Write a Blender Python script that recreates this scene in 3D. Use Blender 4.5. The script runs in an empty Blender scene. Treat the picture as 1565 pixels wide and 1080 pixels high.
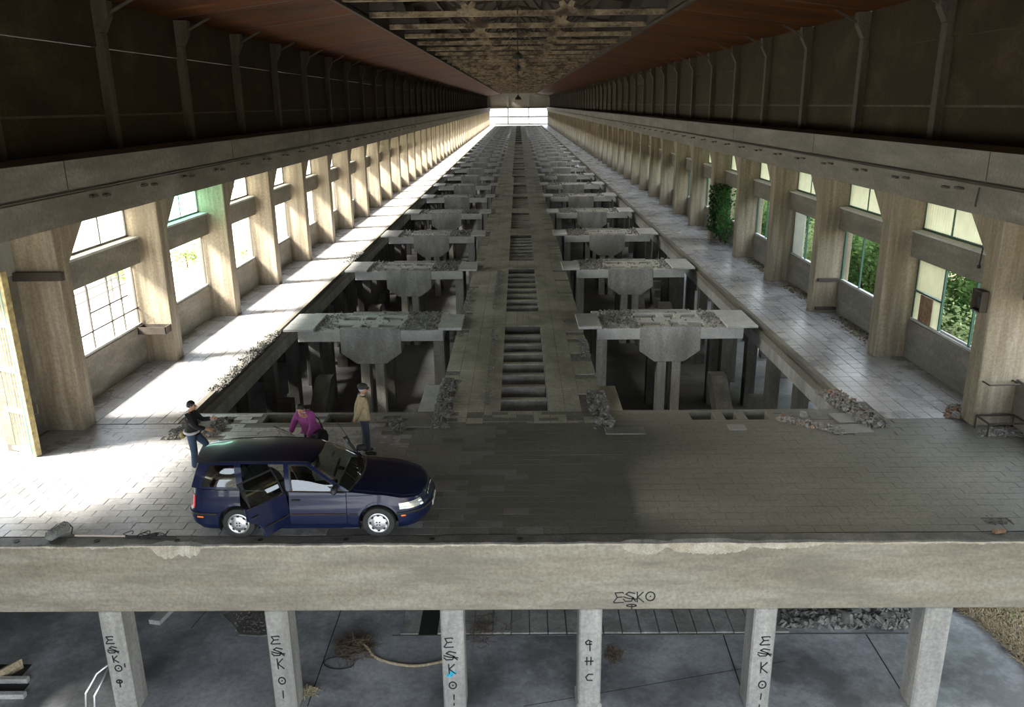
import bpy, bmesh, math, random
from mathutils import Vector, Matrix
random.seed(7)
R = math.radians
SC = bpy.context.scene
COL = SC.collection

# ------------------------------------------------------------------ camera
F, CX, CY = 1240.0, 782.5, 540.0           # focal length in pixels of the 1565x1080 frame
CAM = Vector((0.0, 0.0, 7.57))
_d = Vector((9.5 / F, 381.0 / F, -1.0))
_x = Vector((1.0, 0.008, _d.x + 0.008 * _d.y)).normalized()
_y = _d.normalized()
_z = _x.cross(_y)
CAMROT = Matrix((_x, _y, _z))              # rows: world axes in camera space = camera-to-world
cd = bpy.data.cameras.new('camera')
cd.sensor_width = 36.0
cd.lens = 36.0 * F / 1565.0
cd.clip_end = 2000
cam = bpy.data.objects.new('camera', cd)
COL.objects.link(cam)
cam.matrix_world = Matrix.Translation(CAM) @ CAMROT.to_4x4()
SC.camera = cam

# ------------------------------------------------------------------ light
W = bpy.data.worlds.new('sky'); SC.world = W; W.use_nodes = True
_bg = W.node_tree.nodes['Background']
_bg.inputs[0].default_value = (0.80, 0.90, 1.0, 1)
_bg.inputs[1].default_value = 4.8
sd = bpy.data.lights.new('sun', 'SUN'); sd.energy = 58.0; sd.angle = R(18); sd.color = (1.0, 0.95, 0.86)
so = bpy.data.objects.new('sun', sd); COL.objects.link(so)
so.rotation_euler = Vector((1.0, 0.28, -1.02)).to_track_quat('-Z', 'Y').to_euler()
SC.view_settings.view_transform = 'Standard'
SC.view_settings.look = 'None'
SC.view_settings.gamma = 1.0
SC.view_settings.use_curve_mapping = False
SC.view_settings.exposure = 0.0
try:
    SC.cycles.max_bounces = 10; SC.cycles.diffuse_bounces = 6; SC.cycles.glossy_bounces = 4
    SC.cycles.transmission_bounces = 8; SC.cycles.transparent_max_bounces = 12
    SC.cycles.caustics_reflective = False; SC.cycles.caustics_refractive = False
    SC.cycles.sample_clamp_indirect = 8.0
    SC.cycles.use_denoising = True
except Exception:
    pass

# ------------------------------------------------------------------ helpers
def ray(px, py):
    return CAMROT @ Vector(((px - CX) / F, (CY - py) / F, -1.0))
def G(px, py, z=0.0):                       # pixel -> point on the level z
    r = ray(px, py); t = (z - CAM.z) / r.z
    return CAM + r * t
def GY(px, py, y):                          # pixel -> point on the cross plane y
    r = ray(px, py); return CAM + r * (y / r.y)
def GX(px, py, x):
    r = ray(px, py); return CAM + r * (x / r.x)

class MB:
    def __init__(s): s.v = []; s.f = []; s.m = []
    def add(s, vs, fs, mi=0):
        o = len(s.v); s.v += [tuple(v) for v in vs]
        for f in fs: s.f.append(tuple(i + o for i in f)); s.m.append(mi)
        return s
    def box(s, x0, x1, y0, y1, z0, z1, mi=0):
        vs = [(x, y, z) for z in (z0, z1) for y in (y0, y1) for x in (x0, x1)]
        return s.add(vs, [(0, 2, 3, 1), (4, 5, 7, 6), (0, 1, 5, 4), (2, 6, 7, 3), (0, 4, 6, 2), (1, 3, 7, 5)], mi)
    def obox(s, c, sx, sy, sz, M=None, mi=0):        # oriented box about a centre
        o = len(s.v); s.box(-sx / 2, sx / 2, -sy / 2, sy / 2, -sz / 2, sz / 2, mi)
        for i in range(o, len(s.v)):
            p = Vector(s.v[i]); p = (M @ p if M is not None else p) + Vector(c); s.v[i] = tuple(p)
        return s
    def bar(s, a, b, w, h=None, mi=0, up=(0, 0, 1)):
        a, b = Vector(a), Vector(b); h = h or w
        d = (b - a); L = d.length; d.normalize(); up = Vector(up)
        if abs(d.dot(up)) > .98: up = Vector((0, 1, 0))
        r = d.cross(up).normalized(); u = r.cross(d)
        M = Matrix((d, r, u)).transposed()
        return s.obox((a + b) / 2, L, w, h, M, mi)
    def prism(s, prof, axis, a, b, mi=0):            # profile (2D list) extruded along axis from a to b
        n = len(prof); vs = []
        for t in (a, b):
            for (p, q) in prof:
                vs.append((t, p, q) if axis == 'x' else (p, t, q) if axis == 'y' else (p, q, t))
        fs = [tuple(range(n)), tuple(range(2 * n - 1, n - 1, -1))]
        for i in range(n): j = (i + 1) % n; fs.append((i, i + n, j + n, j))
        return s.add(vs, fs, mi)
    def tube(s, pts, r, n=6, mi=0, closed=False):
        pts = [Vector(p) for p in pts]; N = len(pts); rs = r if isinstance(r, (list, tuple)) else [r] * N
        o = len(s.v); prev = None; rings = []
        for i, p in enumerate(pts):
            if closed: t = pts[(i + 1) % N] - pts[i - 1]
            else: t = pts[min(i + 1, N - 1)] - pts[max(i - 1, 0)]
            t = t.normalized() if t.length > 1e-9 else Vector((0, 0, 1))
            if prev is None:
                u = Vector((0, 0, 1)) if abs(t.z) < .9 else Vector((1, 0, 0))
                prev = t.cross(u).normalized()
            a = (prev - t * prev.dot(t)).normalized(); b = t.cross(a); prev = a
            rings.append([len(s.v) + k for k in range(n)])
            for k in range(n):
                q = 2 * math.pi * k / n; s.v.append(tuple(p + (a * math.cos(q) + b * math.sin(q)) * rs[i]))
        M = N if closed else N - 1
        for i in range(M):
            A, B = rings[i], rings[(i + 1) % N]
            for k in range(n): s.f.append((A[k], A[(k + 1) % n], B[(k + 1) % n], B[k])); s.m.append(mi)
        if not closed:
            s.f.append(tuple(reversed(rings[0]))); s.m.append(mi); s.f.append(tuple(rings[-1])); s.m.append(mi)
        return s
    def lathe(s, prof, c=(0, 0, 0), n=20, M=None, mi=0):   # profile of (radius, height) about z
        c = Vector(c); o = len(s.v)
        for (r, h) in prof:
            for k in range(n):
                q = 2 * math.pi * k / n; p = Vector((r * math.cos(q), r * math.sin(q), h))
                if M is not None: p = M @ p
                s.v.append(tuple(p + c))
        for i in range(len(prof) - 1):
            for k in range(n):
                a = o + i * n + k; b = o + i * n + (k + 1) % n
                s.f.append((a, b, b + n, a + n)); s.m.append(mi)
        return s
    def chunk(s, c, r, mi=0, flat=.7):
        c = Vector(c); M = Matrix.Rotation(random.uniform(0, 6.28), 3, (random.random() - .5, random.random() - .5, random.random() + .1))
        vs = []
        for z in (-1, 1):
            for y in (-1, 1):
                for x in (-1, 1):
                    p = Vector((x * random.uniform(.4, 1), y * random.uniform(.35, .9), z * random.uniform(.3, .8) * flat)) * r
                    vs.append(c + M @ p)
        return s.add(vs, [(0, 2, 3, 1), (4, 5, 7, 6), (0, 1, 5, 4), (2, 6, 7, 3), (0, 4, 6, 2), (1, 3, 7, 5)], mi)
    def mesh(s, name, mats, smooth=False, bevel=0):
        me = bpy.data.meshes.new(name); me.from_pydata(s.v, [], s.f)
        for m in (mats if isinstance(mats, (list, tuple)) else [mats]): me.materials.append(m)
        if any(s.m): me.polygons.foreach_set('material_index', s.m)
        bm = bmesh.new(); bm.from_mesh(me)
        bmesh.ops.recalc_face_normals(bm, faces=bm.faces)
        if bevel:
            ed = [e for e in bm.edges if len(e.link_faces) == 2 and e.calc_face_angle(0) > .6]
            bmesh.ops.bevel(bm, geom=ed, offset=bevel, segments=1, affect='EDGES', clamp_overlap=True)
        bm.to_mesh(me); bm.free()
        if smooth:
            me.polygons.foreach_set('use_smooth', [True] * len(me.polygons))
            try: me.set_sharp_from_angle(angle=R(40))
            except Exception: pass
        me.update(); return me
    def build(s, name, mats, parent=None, smooth=False, bevel=0):
        return link(name, s.mesh(name, mats, smooth, bevel), parent)

def link(name, data, parent=None, loc=None):
    o = bpy.data.objects.new(name, data); COL.objects.link(o)
    if parent is not None: o.parent = parent
    if loc is not None: o.location = loc
    return o
def empty(name, loc=(0, 0, 0), rz=0.0):
    o = bpy.data.objects.new(name, None); COL.objects.link(o); o.empty_display_size = .2
    o.location = loc; o.rotation_euler = (0, 0, rz); return o
def tag(o, label=None, cat=None, group=None, kind=None):
    if label: o['label'] = label
    if cat: o['category'] = cat
    if group: o['group'] = group
    if kind: o['kind'] = kind
    return o
def struct(o, label=None):
    o['kind'] = 'structure'
    if label: o['label'] = label
    return o
def copy_tree(o, parent=None):
    c = o.copy(); COL.objects.link(c); c.parent = parent
    for ch in list(o.children): copy_tree(ch, c)
    return c

# ------------------------------------------------------------------ materials
def _new(name):
    m = bpy.data.materials.new(name); m.use_nodes = True
    nt = m.node_tree; return m, nt, nt.nodes['Principled BSDF']
def plain(name, c, rough=.6, metal=0.0, **kw):
    m, nt, b = _new(name)
    nz = nt.nodes.new('ShaderNodeTexNoise'); nz.inputs['Scale'].default_value = kw.get('ns', 9.0); nz.inputs['Detail'].default_value = 4
    tc = nt.nodes.new('ShaderNodeTexCoord'); nt.links.new(tc.outputs['Object'], nz.inputs['Vector'])
    rp = nt.nodes.new('ShaderNodeValToRGB'); v = kw.get('var', .12)
    rp.color_ramp.elements[0].position = .3; rp.color_ramp.elements[1].position = .7
    rp.color_ramp.elements[0].color = tuple(x * (1 - v) for x in c) + (1,)
    rp.color_ramp.elements[1].color = tuple(min(1, x * (1 + v)) for x in c) + (1,)
    nt.links.new(nz.outputs[0], rp.inputs[0]); nt.links.new(rp.outputs[0], b.inputs['Base Color'])
    b.inputs['Roughness'].default_value = rough; b.inputs['Metallic'].default_value = metal
    if 'coat' in kw: b.inputs['Coat Weight'].default_value = kw['coat']; b.inputs['Coat Roughness'].default_value = .03
    if 'spec' in kw: b.inputs['Specular IOR Level'].default_value = kw['spec']
    if 'bump' in kw:
        bp = nt.nodes.new('ShaderNodeBump'); bp.inputs['Strength'].default_value = kw['bump']; bp.inputs['Distance'].default_value = .02
        nt.links.new(nz.outputs[0], bp.inputs['Height']); nt.links.new(bp.outputs[0], b.inputs['Normal'])
    return m
def mathn(nt, op, a, b=None):
    n = nt.nodes.new('ShaderNodeMath'); n.operation = op
    for i, q in enumerate((a, b)):
        if q is None: continue
        if hasattr(q, 'name'): nt.links.new(q, n.inputs[i])
        else: n.inputs[i].default_value = q
    return n.outputs[0]
def weathered(name, cols, scale=(1, 1, 1), ns=1.0, rough=(.6, .9), fine=18.0, bump=.25, stain=None, stain_amt=.6, stain_scale=(.25, .25, .25), dist=.02, spec=.4):
    """Concrete-like: three-tone noise stretched by scale, fine grain, and darker stains with a shape of their own."""
    m, nt, b = _new(name); L = nt.links.new
    ge = nt.nodes.new('ShaderNodeNewGeometry')
    mp = nt.nodes.new('ShaderNodeMapping'); mp.inputs['Scale'].default_value = scale
    L(ge.outputs['Position'], mp.inputs['Vector'])
    n1 = nt.nodes.new('ShaderNodeTexNoise'); n1.inputs['Scale'].default_value = ns; n1.inputs['Detail'].default_value = 8; n1.inputs['Roughness'].default_value = .62
    L(mp.outputs[0], n1.inputs['Vector'])
    n2 = nt.nodes.new('ShaderNodeTexNoise'); n2.inputs['Scale'].default_value = fine; n2.inputs['Detail'].default_value = 5; n2.inputs['Roughness'].default_value = .7
    L(ge.outputs['Position'], n2.inputs['Vector'])
    rp = nt.nodes.new('ShaderNodeValToRGB'); cr = rp.color_ramp
    cr.elements[0].position = .30; cr.elements[1].position = .72
    cr.elements[0].color = cols[0] + (1,); cr.elements[1].color = cols[2] + (1,)
    e = cr.elements.new(.5); e.color = cols[1] + (1,)
    L(n1.outputs[0], rp.inputs[0])
    mx = nt.nodes.new('ShaderNodeMix'); mx.data_type = 'RGBA'; mx.blend_type = 'MULTIPLY'; mx.inputs[0].default_value = .55
    r2 = nt.nodes.new('ShaderNodeValToRGB'); r2.color_ramp.elements[0].position = .3; r2.color_ramp.elements[1].position = .62
    r2.color_ramp.elements[0].color = (.42, .42, .42, 1); r2.color_ramp.elements[1].color = (1.08, 1.08, 1.08, 1)
    L(n2.outputs[0], r2.inputs[0]); L(rp.outputs[0], mx.inputs[6]); L(r2.outputs[0], mx.inputs[7])
    out = mx.outputs[2]
    if stain:
        mp3 = nt.nodes.new('ShaderNodeMapping'); mp3.inputs['Scale'].default_value = stain_scale; mp3.inputs['Location'].default_value = (3.1, 7.7, 1.3)
        L(ge.outputs['Position'], mp3.inputs['Vector'])
        n3 = nt.nodes.new('ShaderNodeTexNoise'); n3.inputs['Scale'].default_value = 1; n3.inputs['Detail'].default_value = 9; n3.inputs['Roughness'].default_value = .68
        L(mp3.outputs[0], n3.inputs['Vector'])
        r3 = nt.nodes.new('ShaderNodeValToRGB'); r3.color_ramp.elements[0].position = .46; r3.color_ramp.elements[1].position = .62
        r3.color_ramp.elements[0].color = (0, 0, 0, 1); r3.color_ramp.elements[1].color = (stain_amt,) * 3 + (1,)
        L(n3.outputs[0], r3.inputs[0])
        m3 = nt.nodes.new('ShaderNodeMix'); m3.data_type = 'RGBA'; L(r3.outputs[0], m3.inputs[0]); L(out, m3.inputs[6]); m3.inputs[7].default_value = stain + (1,)
        out = m3.outputs[2]
    L(out, b.inputs['Base Color']); b.inputs['Specular IOR Level'].default_value = spec
    mr = nt.nodes.new('ShaderNodeMapRange'); mr.inputs[1].default_value = .3; mr.inputs[2].default_value = .7; mr.inputs[3].default_value = rough[0]; mr.inputs[4].default_value = rough[1]
    L(n1.outputs[0], mr.inputs[0]); L(mr.outputs[0], b.inputs['Roughness'])
    bp = nt.nodes.new('ShaderNodeBump'); bp.inputs['Strength'].default_value = bump; bp.inputs['Distance'].default_value = dist
    ad = mathn(nt, 'ADD', n2.outputs[0], mathn(nt, 'MULTIPLY', n1.outputs[0], 1.5)); L(ad, bp.inputs['Height']); L(bp.outputs[0], b.inputs['Normal'])
    return m
def translucent(name, c, mixf=.75):
    m = bpy.data.materials.new(name); m.use_nodes = True; nt = m.node_tree; nt.nodes.clear(); L = nt.links.new
    o = nt.nodes.new('ShaderNodeOutputMaterial'); t = nt.nodes.new('ShaderNodeBsdfTranslucent'); d = nt.nodes.new('ShaderNodeBsdfDiffuse'); x = nt.nodes.new('ShaderNodeMixShader')
    ge = nt.nodes.new('ShaderNodeNewGeometry'); nz = nt.nodes.new('ShaderNodeTexNoise'); nz.inputs['Scale'].default_value = 3; nz.inputs['Detail'].default_value = 5
    L(ge.outputs['Position'], nz.inputs['Vector'])
    rp = nt.nodes.new('ShaderNodeValToRGB'); rp.color_ramp.elements[0].color = tuple(q * .72 for q in c) + (1,); rp.color_ramp.elements[1].color = c + (1,)
    L(nz.outputs[0], rp.inputs[0]); L(rp.outputs[0], t.inputs[0]); L(rp.outputs[0], d.inputs[0])
    x.inputs[0].default_value = mixf; L(d.outputs[0], x.inputs[1]); L(t.outputs[0], x.inputs[2]); L(x.outputs[0], o.inputs[0]); return m
def thin_glass(name, tint, gloss=.12):
    m = bpy.data.materials.new(name); m.use_nodes = True; nt = m.node_tree; nt.nodes.clear(); L = nt.links.new
    o = nt.nodes.new('ShaderNodeOutputMaterial'); t = nt.nodes.new('ShaderNodeBsdfTransparent'); t.inputs[0].default_value = tint + (1,)
    g = nt.nodes.new('ShaderNodeBsdfGlossy'); g.inputs['Roughness'].default_value = .02; x = nt.nodes.new('ShaderNodeMixShader')
    fr = nt.nodes.new('ShaderNodeLayerWeight'); fr.inputs[0].default_value = .35
    mr = nt.nodes.new('ShaderNodeMapRange'); mr.inputs[3].default_value = gloss; mr.inputs[4].default_value = .9; L(fr.outputs['Fresnel'], mr.inputs[0])
    L(mr.outputs[0], x.inputs[0]); L(t.outputs[0], x.inputs[1]); L(g.outputs[0], x.inputs[2]); L(x.outputs[0], o.inputs[0]); return m

M = {}
M['pillar'] = weathered('board_marked_concrete', ((.18, .138, .088), (.31, .255, .175), (.46, .40, .31)), scale=(3.2, 3.2, .22), ns=1.4, rough=(.55, .85), fine=14, bump=.35, stain=(.20, .17, .13), stain_amt=.55, stain_scale=(2.4, 2.4, .25))
M['beam'] = weathered('beam_concrete', ((.15, .135, .105), (.235, .215, .175), (.33, .305, .26)), scale=(.5, .35, 1.6), ns=1.2, fine=12, stain=(.12, .11, .09), stain_amt=.5, stain_scale=(.3, .25, .8))
M['edge'] = weathered('edge_beam_concrete', ((.24, .215, .16), (.34, .31, .24), (.43, .405, .34)), scale=(.35, 1, 2.2), ns=1.1, fine=16, stain=(.17, .155, .125), stain_amt=.6, stain_scale=(.45, .5, 2.6))
M['edge_top'] = weathered('edge_top_grime', ((.10, .10, .09), (.17, .165, .15), (.26, .25, .23)), ns=2.5, fine=22)
M['spall'] = weathered('broken_concrete', ((.42, .38, .28), (.58, .54, .44), (.72, .69, .60)), ns=5, fine=30, bump=.9, stain=(.30, .20, .12), stain_amt=.35, stain_scale=(2, 2, 4))
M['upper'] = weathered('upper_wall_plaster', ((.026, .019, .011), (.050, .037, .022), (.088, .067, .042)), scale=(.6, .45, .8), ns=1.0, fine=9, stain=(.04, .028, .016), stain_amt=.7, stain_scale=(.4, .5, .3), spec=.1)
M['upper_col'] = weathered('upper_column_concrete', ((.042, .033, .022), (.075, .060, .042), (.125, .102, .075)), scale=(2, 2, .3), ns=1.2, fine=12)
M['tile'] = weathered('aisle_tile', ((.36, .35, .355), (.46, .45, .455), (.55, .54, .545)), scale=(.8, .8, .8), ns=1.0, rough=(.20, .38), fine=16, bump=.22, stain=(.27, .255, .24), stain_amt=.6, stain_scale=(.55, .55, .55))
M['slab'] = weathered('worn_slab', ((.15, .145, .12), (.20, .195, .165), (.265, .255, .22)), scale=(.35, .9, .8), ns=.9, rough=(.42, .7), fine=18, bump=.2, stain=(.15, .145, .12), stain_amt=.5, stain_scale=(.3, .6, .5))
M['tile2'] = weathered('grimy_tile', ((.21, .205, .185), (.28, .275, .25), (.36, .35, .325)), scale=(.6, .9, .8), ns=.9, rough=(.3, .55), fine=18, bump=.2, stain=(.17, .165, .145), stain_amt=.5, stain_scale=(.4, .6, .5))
M['joint'] = weathered('joint_dirt', ((.10, .095, .085), (.14, .135, .12), (.19, .18, .16)), ns=3, fine=20)
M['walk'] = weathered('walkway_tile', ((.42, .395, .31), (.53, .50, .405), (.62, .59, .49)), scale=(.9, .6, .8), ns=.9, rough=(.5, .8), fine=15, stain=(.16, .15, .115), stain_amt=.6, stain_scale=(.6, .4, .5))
M['frame'] = weathered('hopper_concrete', ((.26, .25, .23), (.40, .39, .37), (.54, .53, .52)), scale=(1.6, 1.6, .5), ns=1.1, fine=14, stain=(.17, .165, .155), stain_amt=.5, stain_scale=(.9, .9, .35))
M['cover'] = weathered('cover_slab_concrete', ((.46, .455, .43), (.57, .565, .54), (.66, .655, .63)), ns=2, fine=20)
M['rubble'] = weathered('rubble', ((.13, .125, .115), (.26, .25, .23), (.46, .45, .42)), ns=9, fine=30)
M['brickrub'] = weathered('brick_rubble', ((.20, .10, .06), (.32, .19, .12), (.44, .33, .25)), ns=6, fine=30)
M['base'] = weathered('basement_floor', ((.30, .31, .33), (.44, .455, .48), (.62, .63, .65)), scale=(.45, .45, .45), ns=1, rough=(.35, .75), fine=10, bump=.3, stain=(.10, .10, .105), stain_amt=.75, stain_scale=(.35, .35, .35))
M['pitshade'] = weathered('pit_shade_concrete', ((.07, .068, .062), (.12, .115, .105), (.19, .18, .165)), scale=(2, 2, .4), ns=1.2, fine=14)  # darker copy of the column concrete, the pits' shade put into its colour
M['pitfloor'] = weathered('pit_shade_floor', ((.075, .075, .075), (.14, .14, .14), (.24, .24, .245)), scale=(.45, .45, .45), ns=1, rough=(.4, .8), fine=10, bump=.3, stain=(.05, .048, .045), stain_amt=.75, stain_scale=(.35, .35, .35))  # darker copy of the basement floor with the pit shade painted in
M['column'] = weathered('basement_column', ((.30, .29, .27), (.42, .41, .38), (.54, .52, .48)), scale=(3, 3, .3), ns=1.2, fine=14, stain=(.22, .21, .19), stain_amt=.5, stain_scale=(2, 2, .4))
M['rust'] = weathered('rusty_ceiling_sheet', ((.05, .018, .006), (.115, .042, .013), (.18, .078, .030)), scale=(.35, 2.2, .5), ns=.9, rough=(.5, .8), fine=7, stain=(.04, .022, .012), stain_amt=.75, stain_scale=(.16, .5, .2), spec=.04)
M['cream'] = weathered('peeling_cream_paint', ((.06, .04, .026), (.36, .28, .17), (.52, .43, .29)), scale=(1.5, 1.5, 1.5), ns=1.2, fine=8, stain=(.07, .045, .03), stain_amt=.95, stain_scale=(1.1, 1.1, 1.6))
M['steel'] = plain('dark_rusty_steel', (.055, .042, .032), .65)
M['roof'] = plain('lantern_roof_board', (.055, .04, .026), .85, ns=2)
M['green'] = plain('green_painted_steel', (.05, .13, .09), .5)
M['bar'] = plain('window_bar_steel', (.09, .085, .075), .55)
M['yellow'] = translucent('yellow_fibreglass', (.68, .63, .44), .8)
M['white_fg'] = translucent('white_fibreglass', (.80, .80, .74), .55)
M['green_fg'] = translucent('green_fibreglass', (.40, .92, .72))
M['black'] = plain('black_rubber', (.02, .02, .02), .7)
M['paintblack'] = plain('black_spray_paint', (.018, .018, .02), .55)
M['paintblue'] = plain('blue_spray_paint', (.05, .50, .72), .55)
M['asph'] = weathered('yard_ground', ((.40, .38, .34), (.52, .50, .46), (.62, .60, .56)), ns=.5, fine=6)
M['soil'] = weathered('soil_ground', ((.12, .10, .06), (.19, .16, .10), (.27, .24, .16)), ns=1, fine=8)

def leafmat(name, a, b):
    m = bpy.data.materials.new(name); m.use_nodes = True; nt = m.node_tree; nt.nodes.clear(); L = nt.links.new
    o = nt.nodes.new('ShaderNodeOutputMaterial'); t = nt.nodes.new('ShaderNodeBsdfTranslucent'); d = nt.nodes.new('ShaderNodeBsdfDiffuse'); x = nt.nodes.new('ShaderNodeMixShader')
    ge = nt.nodes.new('ShaderNodeNewGeometry'); nz = nt.nodes.new('ShaderNodeTexNoise'); nz.inputs['Scale'].default_value = 1.7; nz.inputs['Detail'].default_value = 6
    L(ge.outputs['Position'], nz.inputs['Vector'])
    rp = nt.nodes.new('ShaderNodeValToRGB'); rp.color_ramp.elements[0].position = .3; rp.color_ramp.elements[1].position = .7
    rp.color_ramp.elements[0].color = a + (1,); rp.color_ramp.elements[1].color = b + (1,)
    L(nz.outputs[0], rp.inputs[0]); L(rp.outputs[0], t.inputs[0]); L(rp.outputs[0], d.inputs[0])
    x.inputs[0].default_value = .4; L(d.outputs[0], x.inputs[1]); L(t.outputs[0], x.inputs[2]); L(x.outputs[0], o.inputs[0]); return m
M['leaf'] = leafmat('green_leaves', (.06, .15, .045), (.30, .42, .16))
M['leaf2'] = leafmat('pale_leaves', (.20, .29, .10), (.55, .62, .34))
M['ivy'] = leafmat('ivy_leaves', (.02, .065, .022), (.09, .19, .06))
M['bark'] = plain('bark', (.12, .085, .055), .9)
M['dry'] = plain('dry_grass', (.42, .34, .22), .9, var=.4, ns=20)
M['gatesheet'] = weathered('gate_sheet', ((.34, .32, .24), (.46, .44, .36), (.56, .55, .48)), scale=(3, 3, .4), ns=1.2, rough=(.4, .6))
M['gateframe'] = plain('ochre_gate_frame', (.34, .27, .12), .6, var=.4)
# ------------------------------------------------------------------ the hall
S = 5.62                                    # bay length
YE = 318.0                                  # far end of the hall
Y0 = -1.5                                   # end wall behind the camera
SIDE = {'left': dict(s=-1, x=10.7, y0=18.45), 'right': dict(s=1, x=10.9, y0=18.35)}
XP = {'left': 8.45, 'right': 8.5}           # inner edge of the aisles
PB = 27.5; SP = 10.55                       # first cross frame, period of the cross frames
KEDGE = 12.92                               # front edge of the floor
ZB = -3.65                                  # basement floor

NB = int((YE - 18.4) / S)
for side, q in SIDE.items():
    s, x, y0 = q['s'], q['x'], q['y0']
    wall = struct(empty('wall_' + side))
    sx = lambda a, b: (min(s * a, s * b), max(s * a, s * b))
    # pillar, board marked, with a haunch on its far side
    mb = MB(); mb.box(*sx(x, x + 1.25), 0, .55, 0, 5.05)
    pm = mb.mesh('pillar', M['pillar'], bevel=.025)
    hm = MB().prism([(.53, 4.05), (.53, 5.04), (1.55, 5.04)], 'x', *sx(x + .02, x + 1.05)).mesh('haunch', M['pillar'])
    sm = MB().box(*sx(x + .9, x + 1.2), .55, S, 0, 1.2).mesh('sill_wall', M['beam'], bevel=.015)
    sp = MB().box(*sx(x + .7, x + 1.15), .55, S, 3.13, 3.86).mesh('spandrel_beam', M['beam'], bevel=.015)
    lp = MB().box(*sx(x + .66, x + 1.2), .55, S, 3.86, 3.92).mesh('spandrel_cap', M['cover'])
    # upper wall bay: plaster panel, top band, ledge, column with a flared head
    ux = x + .85
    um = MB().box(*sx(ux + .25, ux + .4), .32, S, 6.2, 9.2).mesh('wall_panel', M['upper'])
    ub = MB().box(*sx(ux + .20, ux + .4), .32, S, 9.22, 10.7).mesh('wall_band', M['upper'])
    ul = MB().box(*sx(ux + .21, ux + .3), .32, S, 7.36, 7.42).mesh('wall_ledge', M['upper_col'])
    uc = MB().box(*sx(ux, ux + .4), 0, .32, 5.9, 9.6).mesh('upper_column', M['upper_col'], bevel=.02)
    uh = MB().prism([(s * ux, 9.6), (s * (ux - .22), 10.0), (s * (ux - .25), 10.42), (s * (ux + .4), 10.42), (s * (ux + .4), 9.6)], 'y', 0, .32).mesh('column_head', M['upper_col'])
    ut = MB().bar((s * (ux - .2), .16, 10.1), (s * (ux - 1.0), .16, 10.5), .07, .07).mesh('knee_brace', M['upper_col'])
    for k in range(-5, NB + 1):
        y = y0 + k * S
        if y < Y0: continue
        if k >= -3:
            p = link('pillar', pm, wall, (0, y, 0))
            link('haunch', hm, p)
            if k != -1 or side == 'right':
                link('sill_wall', sm, wall, (0, y, 0))
            if k != -1 or side == 'right':
                a = link('spandrel_beam', sp, wall, (0, y, 0)); link('spandrel_cap', lp, a)
        c = link('upper_column', uc, wall, (0, y, 0)); link('column_head', uh, c)
        if k < 26: link('knee_brace', ut, c)
        a = link('wall_panel', um, wall, (0, y, 0)); link('wall_band', ub, a); link('wall_ledge', ul, a)
    # runway beam: two steps, with the ledge behind it that carries the upper wall
    prof = [(s * (x - .25), 5.0), (s * (x - .25), 5.66), (s * (x - .19), 5.70), (s * (x - .19), 5.78), (s * (x - .40), 5.80), (s * (x - .40), 6.45), (s * (x + 1.3), 6.45), (s * (x + 1.3), 5.0)]
    b = MB().prism(prof, 'y', Y0, YE).build('runway_beam', M['beam'], wall)
    jm = MB().box(*sx(x - .405, x - .39), -.015, .015, 5.8, 6.45).mesh('beam_joint', M['black'])
    for k in range(-1, 14): link('beam_joint', jm, b, (0, y0 + .3 + k * S * 2, 0))
    cz = 5.72
    MB().tube([(s * (x - .27), Y0, cz), (s * (x - .27), YE, cz)], .022, 6).build('conduit', M['steel'], b)
    km = MB().box(*sx(x - .33, x - .25), -.16, .16, 5.50, 5.55).box(*sx(x - .33, x - .25), .5, .8, 5.46, 5.51).mesh('cable_bracket', M['steel'])
    for k in range(0, 24): link('cable_bracket', km, b, (0, y0 + 1.6 + k * S / 2, 0))
    # plaster strip behind the pillars far down the hall where the windows no longer show keeps open bays

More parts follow.
